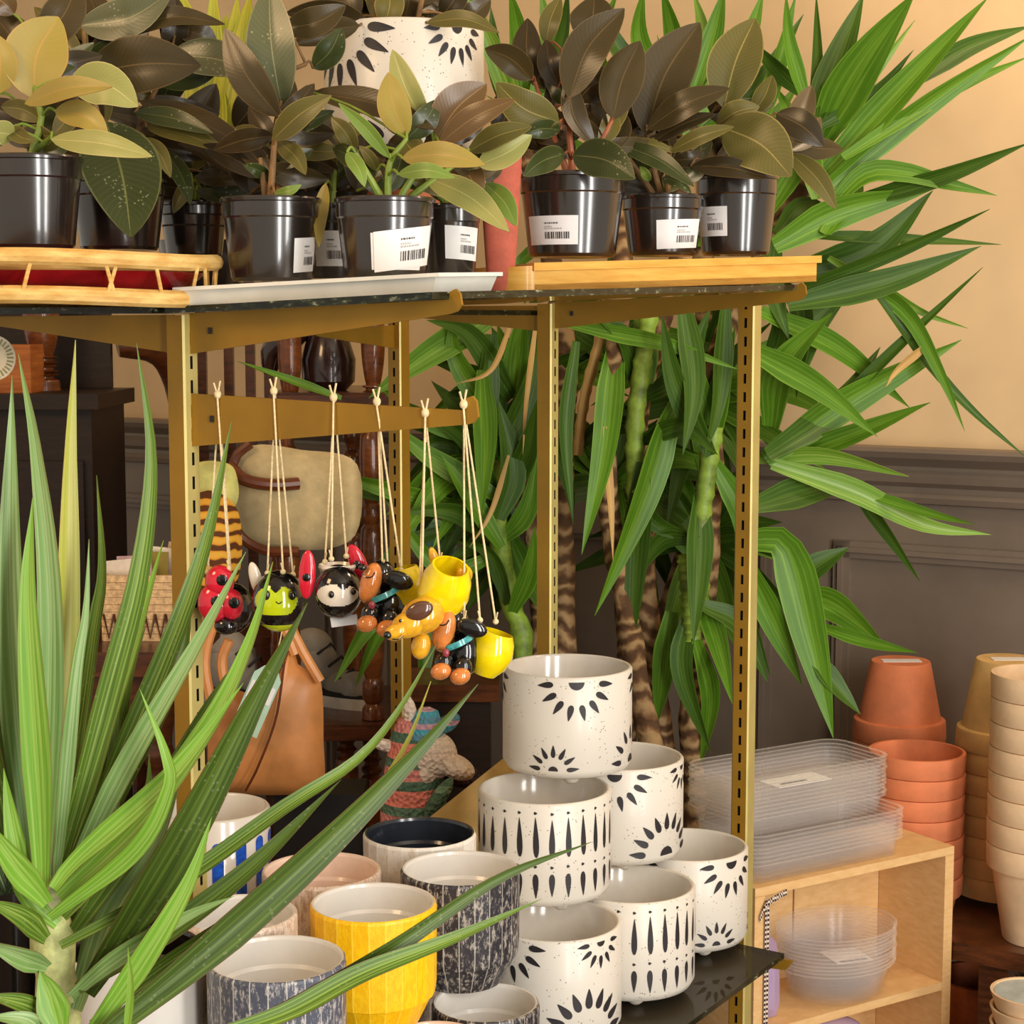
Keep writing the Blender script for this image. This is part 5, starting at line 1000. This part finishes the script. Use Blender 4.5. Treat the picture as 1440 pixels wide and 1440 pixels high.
# second yucca, left
y2, b2 = potted('yucca_plant', 'bushy yucca left of the middle gold post, behind the hanging planters', 722, 3.4)
cane('cane', None, [b2, P(735, 930, 3.3), P(722, 860, 3.3), P(705, 780, 3.28), P(690, 650, 3.26)], .02, greencane, y2); cane('cane', None, [b2, P(760, 900, 3.36), P(745, 700, 3.36), P(720, 560, 3.36)], .02, bark, y2)
L_ = [([(700, 440), (600, 500), (518, 560)], 42, 'mid'), ([(700, 620), (600, 590), (530, 540)], 30, 'mid'), ([(700, 700), (600, 640), (545, 590)], 34, 'mid'), ([(660, 712), (540, 690), (378, 672)], 34, 'deep'), ([(660, 716), (550, 690), (452, 660)], 28, 'mid'),
 ([(480, 560), (410, 535), (334, 508)], 13, 'mid'), ([(700, 780), (620, 800), (540, 700)], 26, 'mid'), ([(690, 470), (680, 600), (670, 700)], 36, 'deep'), ([(680, 520), (684, 620), (676, 730)], 36, 'mid'), ([(720, 560), (660, 470), (600, 450)], 36, 'deep'),
 ([(700, 600), (640, 500), (640, 440)], 34, 'mid'), ([(700, 640), (740, 560), (760, 470)], 40, 'deep'), ([(700, 700), (740, 640), (756, 560)], 36, 'deep'), ([(700, 720), (660, 620), (560, 560)], 34, 'deep'), ([(700, 730), (720, 660), (700, 560)], 40, 'deep'),
 ([(705, 760), (740, 720), (756, 640)], 30, 'mid'), ([(700, 760), (640, 720), (560, 720)], 30, 'deep'), ([(705, 770), (660, 700), (620, 640)], 30, 'mid'), ([(720, 560), (730, 480), (740, 430)], 36, 'mid'), ([(715, 850), (690, 780), (640, 760)], 24, 'deep'),
 ([(720, 860), (745, 800), (752, 740)], 30, 'mid'), ([(640, 740), (560, 770), (508, 830)], 20, 'deep'), ([(560, 860), (520, 880), (470, 960)], 22, 'mid'), ([(565, 850), (530, 900), (500, 965)], 20, 'mid'), ([(640, 930), (620, 970), (600, 1020)], 34, 'deep'), ([(620, 830), (600, 900), (590, 1010)], 28, 'deep'), ([(770, 600), (800, 680), (806, 735)], 22, 'deep')]
for i, (pts, w, k) in enumerate(L_): strap_leaf(y2, L3(pts, 3.27 - .03 * (i % 3), 3.12 + .04 * (i % 4)), w, k, 3.2, .4 * math.sin(i * 2.1), .3, twist=.3 * math.sin(i * 1.1))
for pts in ([(720, 450), (690, 520), (640, 540)], [(755, 440), (740, 560), (735, 640)], [(715, 640), (690, 720), (660, 770)]): strap_leaf(y2, L3(pts, 3.2, 3.16), 9, 'dry', 3.2, .5)

def fan(root, heads, seed):
    rnd = random.Random(seed)
    for (hx, hy, hY, n, a0, a1, l0, l1, kinds) in heads:
        for k in range(n):
            a = rad(a0 + (a1 - a0) * (k + rnd.uniform(.1, .9)) / n); l = rnd.uniform(l0, l1); dr = rnd.uniform(.05, .5) * l * abs(math.cos(a)); dy = rnd.uniform(-.16, .12)
            strap_leaf(root, [(hx, hy, hY), (hx + .5 * l * math.cos(a), hy - .5 * l * math.sin(a), hY + dy * .5), (hx + l * math.cos(a), hy - l * math.sin(a) + dr, hY + dy)], rnd.uniform(26, 40), rnd.choice(kinds), hY, rnd.uniform(-.6, .6), .3, twist=rnd.uniform(-.5, .5))
fan(y2, [(690, 650, 3.3, 14, 60, 250, 110, 190, ['deep', 'deep', 'mid']), (735, 560, 3.38, 12, 20, 200, 110, 170, ['deep', 'deep', 'mid']), (722, 760, 3.34, 10, 100, 300, 90, 150, ['deep'])], 11)
y3, b3 = potted('yucca_plant', 'darker yucca set further back, seen between the two right gold posts', 880, 3.62)
cane('cane', None, [b3, P(880, 900, 3.56), P(860, 620, 3.55), P(850, 480, 3.55)], .02, bark, y3); cane('cane', None, [b3 + Vector((.03, 0, 0)), P(930, 900, 3.58), P(985, 700, 3.55), P(990, 420, 3.52), P(985, 300, 3.52)], .02, bark, y3)
fan(y3, [(850, 500, 3.52, 18, -40, 230, 120, 220, ['deep', 'deep', 'mid']), (865, 680, 3.52, 16, -100, 200, 110, 190, ['deep', 'deep', 'mid']), (985, 560, 3.5, 18, -110, 200, 120, 210, ['deep', 'mid']), (985, 760, 3.52, 16, -120, 190, 110, 200, ['deep', 'deep', 'mid']), (985, 340, 3.5, 16, 20, 170, 200, 380, ['deep', 'mid'])], 5)
# ================= dracaena in front =================
YD = 1.5
p = P(85, 1440, YD); dr = thing('dracaena_plant', (p.x, p.y, 0), 'large dracaena with long spiky green leaves in the left foreground', 'potted plant')
mb = MB(); mb.lathe([(0, 0), (.11, 0), (.14, .26), (.145, .3), (.13, .3), (.128, .27), (0, .26)], 48, (p.x, p.y, 0)); mb.build('planter_pot', palepot, dr); mb = MB(); mb.lathe([(0, .265), (.125, .265), (.125, .275), (0, .28)], 32, (p.x, p.y, 0)); mb.build('soil', soil, dr)
mb = MB(); n = 26; q = spline([Vector((p.x, p.y, .27)), P(88, 1500, YD), P(80, 1400, YD), P(75, 1330, YD), P(62, 1240, YD)], n); mb.tube(q, [.017 + .003 * (i % 2) for i in range(n)], 14)
mb.build('trunk', plain('dracaena_stem', (176, 180, 120), .6, var=.3, scale=40), dr)
F_ = [ # polyline, width, kind, Y at base, Y at tip
 ([(45, 1240), (15, 870), (17, 528)], 46, 'silver', 0, .0), ([(62, 1235), (72, 870), (52, 640), (26, 498)], 40, 'silver', -.03, -.02), ([(72, 1235), (92, 900), (98, 640), (106, 478)], 40, 'yellow', .03, .04), ([(60, 1245), (55, 1100), (40, 850), (46, 700)], 42, 'bright', -.05, -.03),
 ([(80, 1230), (155, 960), (196, 800), (212, 640), (192, 483)], 36, 'front', .0, .0), ([(82, 1232), (130, 900), (144, 800), (136, 668)], 26, 'front', .05, .06), ([(78, 1240), (105, 960), (120, 860), (125, 758)], 22, 'silver', -.01, .0), ([(92, 1245), (230, 930), (290, 760), (326, 592)], 36, 'front', .02, .06),
 ([(88, 1258), (170, 1090), (280, 900), (346, 776)], 32, 'silver', -.02, .0), ([(120, 1395), (250, 1190), (360, 980), (432, 848)], 58, 'frontdark', -.03, -.02), ([(84, 1262), (200, 1150), (300, 1010), (352, 900), (384, 790)], 34, 'bright', -.04, .0), ([(96, 1320), (190, 1180), (300, 980), (340, 930)], 36, 'front', .0, .02),
 ([(75, 1250), (110, 1207), (240, 1090), (343, 960)], 30, 'bright', -.06, -.04), ([(70, 1290), (190, 1195), (236, 1110), (232, 1060), (196, 968)], 26, 'bright', -.05, -.08), ([(85, 1330), (250, 1240), (400, 1135), (500, 1070), (560, 1000), (614, 906)], 24, 'front', -.03, .1), ([(110, 1390), (220, 1320), (350, 1222), (480, 1096)], 34, 'frontdark', -.05, .0),
 ([(140, 1460), (300, 1330), (450, 1195), (570, 1075), (672, 962)], 52, 'frontdark', -.08, .08), ([(150, 1462), (320, 1322), (460, 1200), (528, 1118), (575, 1040), (606, 958)], 20, 'yellow', -.04, .1), ([(250, 1480), (400, 1420), (550, 1335), (700, 1236), (832, 1184)], 28, 'frontdark', -.1, .12), ([(280, 1462), (400, 1425), (510, 1368), (640, 1318), (762, 1264)], 30, 'front', -.12, .08),
 ([(125, 1455), (200, 1350), (265, 1240), (298, 1148)], 34, 'bright', -.07, -.06), ([(176, 1470), (184, 1390), (180, 1332)], 11, 'light', -.12, -.12), ([(66, 1270), (20, 1215), (-25, 1150)], 38, 'bright', -.05, -.1), ([(64, 1320), (30, 1290), (-25, 1265)], 34, 'front', -.04, -.1),
 ([(66, 1360), (30, 1345), (-25, 1322)], 34, 'silver', -.05, -.1), ([(66, 1430), (30, 1412), (-25, 1400)], 30, 'front', -.05, -.1), ([(110, 1400), (145, 1240), (168, 950)], 36, 'silver', .02, .05), ([(96, 1330), (130, 1180), (150, 960)], 34, 'front', .03, .05), ([(84, 1450), (70, 1400), (56, 1365)], 46, 'bright', -.07, -.06),
 ([(90, 1260), (180, 1080), (250, 940), (270, 800)], 34, 'frontdark', .05, .1), ([(40, 1240), (0, 1000), (-12, 700)], 44, 'front', .03, .05), ([(35, 1260), (0, 1120), (-20, 960)], 40, 'frontdark', .0, -.02), ([(60, 1230), (75, 1000), (80, 800)], 40, 'front', .05, .06), ([(95, 1290), (150, 1120), (180, 960), (205, 880)], 32, 'front', .04, .06),
 ([(100, 1400), (160, 1350), (260, 1290), (330, 1260)], 26, 'silver', -.05, -.06), ([(90, 1290), (160, 1210), (205, 1120), (210, 1060)], 24, 'front', -.02, -.03), ([(130, 1440), (200, 1380), (330, 1290), (420, 1220)], 24, 'front', -.03, .0), ([(80, 1300), (40, 1260), (20, 1180), (5, 1080)], 34, 'bright', -.03, -.05), ([(108, 1420), (150, 1300), (220, 1180), (262, 1060)], 36, 'silver', -.01, .03), ([(60, 1480), (40, 1440), (-20, 1430)], 34, 'silver', -.06, -.1), ([(86, 1240), (150, 1020), (190, 900), (230, 760)], 30, 'bright', .03, .05)]
for i, (pts, w, k, d0, d1) in enumerate(F_): strap_leaf(dr, L3(pts, YD + d0, YD + d1), w, k, YD, .35 * math.sin(i * 2.7), .3, twist=.25 * math.sin(i * 1.9), n=24)
# spider plants on the shelf behind it
for (px, py, Yq, lab, nb, seed) in ((10, 1235, 1.98, 'variegated spider plant at the left picture edge behind the dracaena', 26, 3), (178, 1240, 2.2, 'small variegated spider plant on a black pot right of the dracaena stem', 18, 5)):
    q = P(px, py, Yq); t = thing('spider_plant', (q.x, q.y, ZL), lab, 'potted plant'); hh = q.z - ZL
    mb = MB(); mb.lathe([(0, ZL + .0005), (.045, ZL + .0005), (.062, q.z), (.056, q.z), (.05, q.z - .02), (0, q.z - .02)], 40, (q.x, q.y, 0)); mb.build('nursery_pot', glaze_black, t)
    rnd = random.Random(seed)
    for k in range(nb):
        a = rnd.uniform(0, 2 * PI); r = rnd.uniform(.05, .12); hgt = rnd.uniform(.03, .10); b = Vector((q.x, q.y, q.z - .02)); m = b + Vector((r * .5 * math.cos(a), r * .5 * math.sin(a), hgt)); e_ = b + Vector((r * math.cos(a), r * math.sin(a), hgt * rnd.uniform(.1, .8)))
        blade(spline([b, m, e_], 12), .011, strap_prof, .3, 0, 0, 4, .001).build('leaf', Y['spider'], t, sharp=80)
mb = MB(); q = P(-6, 1400, 1.9); mb.lathe([(0, 0), (.03, 0), (.036, .05), (.03, .05), (0, .04)], 32, (q.x, q.y, ZL)); tag(mb.build('red_cup', glaze_red, loc=(q.x, q.y, ZL)), 'red cup just showing at the lower left picture edge', 'cup')
# ================= right side: crate, plastic ware, clay pots =================
FR = P(1342, 1190, 2.95); FL = P(1062, 1250, 2.72); zt_ = (FR.z + FL.z) / 2; FR.z = FL.z = 0
cx = (FR - FL).normalized(); cy = Vector((-cx.y, cx.x, 0)); Lc = (FR - FL).length; dep = .17; RC = Matrix((cx, cy, Vector((0, 0, 1)))).transposed()
cr = thing('wooden_crate', FL, 'pale pine crate shelf at the right holding clear plastic saucers', 'crate'); tk = .014
def cpt(a, b, z): return FL + cx * a + cy * b + Vector((0, 0, z))
def cb(mb, a0, a1, b0, b1, z0, z1): mb.box(cpt((a0 + a1) / 2, (b0 + b1) / 2, (z0 + z1) / 2), (a1 - a0, b1 - b0, z1 - z0), RC)
zs = P(1338, 1378, 2.95).z
mb = MB(); cb(mb, 0, Lc, 0, dep * .49, zt_ - tk, zt_); cb(mb, 0, Lc, dep * .51, dep, zt_ - tk, zt_); mb.build('top_board', pine, cr, smooth=False)
for a in (0, Lc - .020):
    mb = MB(); cb(mb, a, a + .020, 0, dep, 0, zt_ - tk - .0005); mb.build('side_board', pine, cr, smooth=False)
for z in (zs, .06):
    mb = MB(); cb(mb, .0205, Lc - .0205, 0, dep - .012, z - tk, z); mb.build('shelf_board', pine, cr, smooth=False)
bw = (Lc - .042) / 2
for k in range(2): mb = MB(); cb(mb, .021 + k * (bw + .002), .021 + k * (bw + .002) + bw - .002, dep - .011, dep, .04, zt_ - tk - .0005); mb.build('back_board', pine, cr, smooth=False)
def clearmat(name, tint, alpha, rough=.12):
    n = N(name); n.color(lin(tint)); n.set(rough, 0, .6); tr = n.new('ShaderNodeBsdfTransparent'); tr.inputs[0].default_value = (1, 1, 1, 1); ms = n.new('ShaderNodeMixShader')
    lw = n.new('ShaderNodeLayerWeight'); lw.inputs[0].default_value = .35; f = n.math('ADD', n.math('MULTIPLY', lw.outputs['Facing'], alpha * 1.6), alpha)
    n.ln(f, ms.inputs[0]); n.ln(tr.outputs[0], ms.inputs[1]); n.ln(n.b.outputs[0], ms.inputs[2]); n.ln(ms.outputs[0], n.t.nodes['Material Output'].inputs['Surface']); return n.m
clear = clearmat('clear_plastic', (240, 230, 224), .032, .1); clear_lip = clearmat('clear_plastic_lip', (246, 240, 234), .13, .12); lilac = clearmat('lilac_film', (196, 170, 206), .4)
def rrect(w, d, r, n=6):
    out = []
    for sx, sy, a0 in ((1, 1, 0), (-1, 1, 90), (-1, -1, 180), (1, -1, 270)):
        for k in range(n + 1): a = rad(a0 + 90 * k / n); out.append((sx * (w / 2 - r) + r * math.cos(a), sy * (d / 2 - r) + r * math.sin(a)))
    return out
def saucer_mesh(w, d, r, h, sl, rim=.004):
    """thin walled open tray, local axes"""
    mb = MB(); rings = [(-sl - .0, 0), (-.001, h - .001), (rim, h - .0006), (rim, h), (-.002, h), (-sl - .001, .0012)]; vs = []
    base = rrect(w, d, r); m = len(base)
    for k, z in rings:
        for (x, y) in base: f = 1 + 2 * k / w; g = 1 + 2 * k / d; vs.append(Vector((x * f, y * g, z)))
    fs = [(q * m + i, q * m + (i + 1) % m, (q + 1) * m + (i + 1) % m, (q + 1) * m + i) for q in range(5) for i in range(m)] + [tuple(range(m - 1, -1, -1)), tuple(5 * m + i for i in range(m))]
    mb.add(vs, fs, [1 if m <= k < 4 * m else 0 for k in range(len(fs))]); return mb
def stack_copies(o, n, dz, labels, shift=None):
    out = [o]
    for k in range(1, n):
        c = o.copy(); C.objects.link(c); c.location = Vector(o.location) + Vector((0, 0, dz * k)) + (shift(k) if shift else Vector()); out.append(c)
    return out
ordn = ['lowest', 'second', 'third', 'fourth', 'fifth', 'sixth', 'seventh', 'eighth', 'ninth', 'tenth', 'eleventh', 'twelfth', 'thirteenth']
def set_labels(objs, what, cat, group):
    n = len(objs)
    for k, o in enumerate(objs): tag(o, what.format('topmost' if k == n - 1 else ordn[k] + ('' if k == 0 else ' from the bottom')), cat, group)
mb = saucer_mesh(.335, .15, .03, .03, .006); o = mb.build('clear_tray', [clear, clear_lip]); o.rotation_euler.z = math.atan2(cx.y, cx.x)
cpos = cpt(.168, dep * .5, zt_ + .001); o.location = cpos
lowst = stack_copies(o, 8, .0068, None, lambda k: cx * .001 * math.sin(k * 3)); set_labels(lowst, '{} clear plastic tray of the wide lower stack on the crate', 'plastic tray', 'lower stack of clear trays on the crate')
mb = saucer_mesh(.325, .145, .035, .028, .006); o = mb.build('clear_tray', [clear, clear_lip]); o.rotation_euler.z = math.atan2(cx.y, cx.x); o.location = cpt(.138, dep * .5, zt_ + .001 + .0068 * 7 + .031)
upst = stack_copies(o, 11, .0066, None, lambda k: cx * .0012 * math.sin(k * 2) + cy * .0008 * math.cos(k * 3)); set_labels(upst, '{} clear plastic tray of the upper stack on the crate', 'plastic tray', 'upper stack of clear trays on the crate')
top = upst[-1].location
mb = MB(); mb.box(Vector(top) + cx * -.02 - cy * .04 + Vector((0, 0, .0035)), (.11, .05, .0012), RC); lab = mb.build('paper_label', white_label, smooth=False, loc=Vector(top)); tag(lab, 'white paper label lying in the topmost clear tray', 'label')
mb = MB()
for k in range(14): mb.box(Vector(top) + cx * (-.06 + .004 * k) - cy * .05 + Vector((0, 0, .0043)), (.0016 + .0008 * (k % 3), .008, .0006), RC)
mb.build('barcode', ink, lab, smooth=False).location = (0, 0, 0) 
for ch in lab.children: ch.location = -Vector(lab.location)
# oval clear bowls
bp = P(1199, 1372, 2.80); bp = Vector((bp.x, bp.y, zs + .001)) + cy * -.0
def bowl_mesh(R, h):
    mb = MB(); mb.lathe([(0, 0), (R * .74, 0), (R * .80, .004), (R * .99, h - .002, 1), (R * 1.03, h - .0015, 1), (R * 1.03, h, 1), (R * .98, h), (R * .785, .006), (R * .73, .0014), (0, .0014)], 56, (0, 0, 0), squash=(1, .78)); return mb
o = bowl_mesh(.107, .056).build('clear_saucer', [clear, clear_lip]); o.rotation_euler.z = math.atan2(cx.y, cx.x); o.location = cpt((bp - FL).dot(cx) + .045, .067, zs + .001)
bl_ = stack_copies(o, 11, .0062, None, lambda k: Vector((.0012 * math.sin(k * 2), .001 * math.cos(k), 0))); set_labels(bl_, '{} clear round saucer of the nest inside the crate', 'saucer', 'nest of clear saucers inside the crate')
top = Vector(bl_[-1].location); mb = MB(); RL = rot(-12, 'Z') @ RC; mb.box(top + cx * .004 - cy * .018 + Vector((0, 0, .0035)), (.066, .062, .0012), RL); lab = mb.build('paper_label', white_label, smooth=False, loc=top); tag(lab, 'white paper label in the bottom of the round clear saucers', 'label')
mb = MB()
for k in range(13): mb.box(top + cx * .004 - cy * .018 + RL @ Vector((-.024 + .004 * k, -.024, .0045)), (.0016 + .0008 * (k % 3), .007, .0006), RL)
mb.build('barcode', ink, lab, smooth=False).location = -top
# lilac cellophane bag with gingham ribbon
gp = N('gingham'); ck = gp.new('ShaderNodeTexChecker'); ck.inputs['Scale'].default_value = 260; ck.inputs['Color1'].default_value = lin((40, 26, 24)); ck.inputs['Color2'].default_value = lin((226, 206, 186)); gp.ln(gp.coord(), ck.inputs['Vector']); gp.color(ck.outputs['Color']); gp.set(.8); gingham = gp.m
q = cpt(.062, .06, zs + .001); t = thing('cellophane_bag', q, 'lilac cellophane gift bag on the crate shelf, left of the round saucers', 'gift bag'); mb = MB()
mb.lathe([(0, 0), (.03, 0), (.034, .02), (.032, .09), (.026, .12), (.012, .135), (0, .136)], 32, q, 0, None, (1, .8)); mb.build('bag_film', lilac, t)
mb = MB(); mb.ball(q + Vector((0.006, 0, .152)), (.030, .024, .026), None, 24, 16); mb.ball(q + Vector((-.012, 0, .165)), (.018, .02, .018), None, 20, 14); mb.build('puffed_top', clear, t)
mb = MB(); mb.box(q + Vector((0.002, 0, .05)), (.042, .03, .08)); mb.build('contents', plain('lilac_filling', (180, 160, 190), .7, var=.1), t, smooth=False)
gr = thing('gingham_ribbon', cpt(.02, -.004, .06), 'brown and white gingham ribbon hanging down the front of the crate', 'ribbon')
mb = MB(); mb.box(cpt(.022, -.004, (zt_ - .02 + .05) / 2), (.009, .0016, zt_ - .07), RC); mb.build('tail', gingham, gr, smooth=False)
mb = MB(); pts = spline([cpt(.006, -.006, zt_ - .045), cpt(.018, -.008, zt_ - .022), cpt(.04, -.007, zt_ - .014), cpt(.062, -.004, zt_ - .010)], 10)
for a, b in zip(pts, pts[1:]): mb.prism([a, b, b - Vector((0, 0, .009)), a - Vector((0, 0, .009))], cy * .0016)
mb.build('bow', gingham, gr, smooth=False)
q = cpt(.2, .05, .0605); mb = MB(); mb.ball(q + Vector((0, 0, zs - tk - .045 - q.z)), (.065, .04, .03)); mb.ball(q + Vector((.03, 0, .05)), (.05, .035, .05)); mb.ball(q + Vector((-.03, 0, .06)), (.05, .035, .06)); tag(mb.build('cellophane_bag', lilac, loc=q), 'lilac cellophane bundle in the lower compartment of the crate', 'gift bag')
# dark table with clay pots
zt2 = ZC - 1.065
T0 = P(1341, 1327, 2.965); T0.z = 0; pts = [T0, T0 + U * .9, T0 + U * .9 + V * .52, T0 + V * .52 - U * .06, T0 + Vector((-.12, .20, 0))]
tb = thing('side_table', T0 + U * .5 + V * .4, 'dark brown wooden table under the clay flower pots at the right', 'table'); mb = MB(); mb.prism([p + Vector((0, 0, zt2 - .032)) for p in pts], Vector((0, 0, .032))); mb.build('tabletop', darkwood, tb, smooth=False)
for a, b in ((.06, .06), (.84, .06), (.84, .46), (.06, .46)): mb = MB(); c = T0 + U * a + V * b; mb.box(c + Vector((0, 0, (zt2 - .0325) / 2)), (.05, .05, zt2 - .0325), RW); mb.build('leg', darkwood, tb, smooth=False)
def flower_pot(R, h, rimh, up=True):
    pr = [(0, 0), (R * .62, 0), (R * .64, .003), (R * .88, h - rimh - .002), (R * .97, h - rimh), (R * .985, h - rimh + .003), (R, h - .004), (R * .99, h), (R * .92, h), (R * .91, h - .004), (R * .85, h - rimh), (R * .595, .007), (0, .007)]
    T = None
    if not up: T = Matrix.Rotation(PI, 3, 'X')
    mb = MB(); mb.lathe(pr, 64, (0, 0, 0 if up else h), 0, T); return mb
def pots(cx_, Y_, base, R, h, rimh, n, dz, mat, up, what, group):
    c = P(cx_, 1000, Y_); o = flower_pot(R, h, rimh, up).build('flower_pot', mat); o.location = (c.x, c.y, base)
    s = stack_copies(o, n, dz, None, lambda k: Vector((.0005 * math.sin(k * 2.1 + cx_), .0005 * math.cos(k * 1.7), 0))); set_labels(s, what, 'flower pot', group); return s
zb = lambda px, py, Y_: P(px, py, Y_).z
# front terracotta nest, mouths up
R = M(138, 3.15) / 2; ztop_ = zb(1291, 1055, 3.15); n = 7; dz = M(29.5, 3.15); h = .15
pots(1291, 3.15, ztop_ - h - dz * (n - 1), R, h, dz * .97, n, dz, terracotta, True, '{} terracotta pot of the upright nest behind the clear trays', 'upright nest of terracotta pots')
# back terracotta stack, upturned
R = M(132, 3.42) / 2; h = M(112, 3.42); bz_ = zb(1265, 1037, 3.42); s = pots(1265, 3.42, bz_, R, h, M(28, 3.42), 1, .03, terracotta, False, 'upturned terracotta pot with a pale price sticker on its base{}', 'upturned terracotta pots')
s[0]['label'] = 'upturned terracotta pot with a pale sticker, on top of the back terracotta stack'
for k in range(1, 8):
    c = s[0].copy(); C.objects.link(c); c.location = Vector(s[0].location) - Vector((0, 0, M(29, 3.42) * k)); c['label'] = 'upturned terracotta pot, %s below the top one of the back terracotta stack' % ['', 'first', 'second', 'third', 'fourth', 'fifth', 'sixth', 'seventh'][k]
mb = MB(); c = Vector(s[0].location) + Vector((0, 0, h + .0006)); mb.box(c - Vector((0, .004, 0)), (.075, .03, .001)); tag(mb.build('price_sticker', white_label, smooth=False, loc=c), 'pale price sticker on the base of the upturned terracotta pot', 'label')
# cream stack, upturned
R = M(140, 3.2) / 2; h = M(128, 3.2); bz_ = zb(1413, 1050, 3.2); s2 = pots(1415, 3.2, bz_, R, h, M(29, 3.2), 1, .03, ochrepot, False, '{}', 'upturned cream clay pots'); s2[0]['label'] = 'upturned cream clay pot with a sticker, on top of the tall cream stack'
dz = M(30, 3.2); n2 = int((bz_ - zt2) / dz)
for k in range(1, n2 + 1):
    c = s2[0].copy(); C.objects.link(c); c.location = Vector(s2[0].location) + Vector((.0005 * math.sin(k * 2.2), 0, -dz * k)); c['label'] = 'upturned cream clay pot, %s below the top one of the cream stack' % ['', 'first', 'second', 'third', 'fourth', 'fifth', 'sixth', 'seventh', 'eighth', 'ninth', 'tenth', 'eleventh'][k]
    if k > 4: c.data = s2[0].data
mb = MB(); c = Vector(s2[0].location) + Vector((0, 0, h + .0006)); mb.box(c - Vector((0, .004, 0)), (.06, .03, .001)); tag(mb.build('price_sticker', white_label, smooth=False, loc=c), 'pale price sticker on the base of the upturned cream pot', 'label')
# front beige nest, mouths up at the bottom pot
R = M(146, 2.98) / 2; n = 8; dz = M(35.5, 2.98); ztop_ = zb(1465, 1012, 2.98); h = .17
pots(1466, 2.98, zt2 + .0008, R, h, dz * .97, n, dz, palepot, True, '{} pale beige clay pot of the nest at the right picture edge', 'nest of beige clay pots')
# under the table
c = P(1372, 1400, 3.1); mb = MB(); hh = zb(1372, 1372, 3.1); mb.lathe([(0, 0), (.06, 0), (.075, hh), (.066, hh), (.055, .02), (0, .02)], 48, (c.x, c.y, 0)); tag(mb.build('terracotta_planter', plain('deep_terracotta', (176, 84, 30), .6, var=.15), loc=(c.x, c.y, 0)), 'deep orange terracotta planter in the shade under the dark table', 'planter')
c = P(1450, 1400, 2.72); R = M(116, 2.72) / 2; ztop_ = zb(1450, 1362, 2.72); mb = MB(); hh = .028
mb.lathe([(0, 0), (R * .85, 0), (R, hh), (R * .93, hh), (R * .8, .008), (0, .008)], 48); o = mb.build('clay_saucer', palepot); o.location = (c.x, c.y, 0)
n = int((ztop_ - hh) / .026); s = stack_copies(o, n, .026, None); 
for k, o in enumerate(s): tag(o, 'beige clay saucer, number %d from the floor in the stack beside the dark table' % (k + 1), 'saucer', 'beige saucers beside the table')
mb = MB(); tz = s[-1].location.z + .020; mb.lathe([(0, 0), (R * .86, 0), (R * .9, .006), (0, .008)], 40, (c.x, c.y, tz)); tag(mb.build('glazed_saucer', plain('blue_grey_glaze', (170, 182, 182), .3), loc=(c.x, c.y, tz)), 'blue grey saucer lying on top of the beige saucers at the lower right', 'saucer')

# ================= light =================
w = bpy.data.worlds.new('world'); sc.world = w; w.use_nodes = True; w.node_tree.nodes['Background'].inputs[0].default_value = lin((255, 244, 226)); w.node_tree.nodes['Background'].inputs[1].default_value = WORLD
def area(name, loc, target, size, energy, col):
    l = bpy.data.lights.new(name, 'AREA'); l.shape = 'RECTANGLE'; l.size, l.size_y = size; l.energy = energy; l.color = lin(col)[:3]; o = bpy.data.objects.new(name, l); C.objects.link(o); o.location = loc
    d = Vector(target) - Vector(loc); o.rotation_euler = d.to_track_quat('-Z', 'Y').to_euler(); return o
area('window_light', (1.13, -.62, 1.5), (.1, 2.4, 1.2), (.38, 2.6), 62, (250, 248, 244))
area('window_light', (1.95, .0, 1.5), (.2, 2.5, 1.2), (.38, 2.6), 58, (250, 248, 244))
area('warm_fill_light', (-1.6, .9, 2.5), (-.2, 2.4, .9), (.6, .6), 19, (255, 212, 160))  # added warm fill from the left, no known lamp there
area('warm_fill_light', (1.2, 2.4, 2.8), (1.0, 3.4, 1.0), (.5, .5), 17, (255, 226, 190))  # warm area light from above, aimed at the right of the wall
sc.view_settings.exposure = EXPO
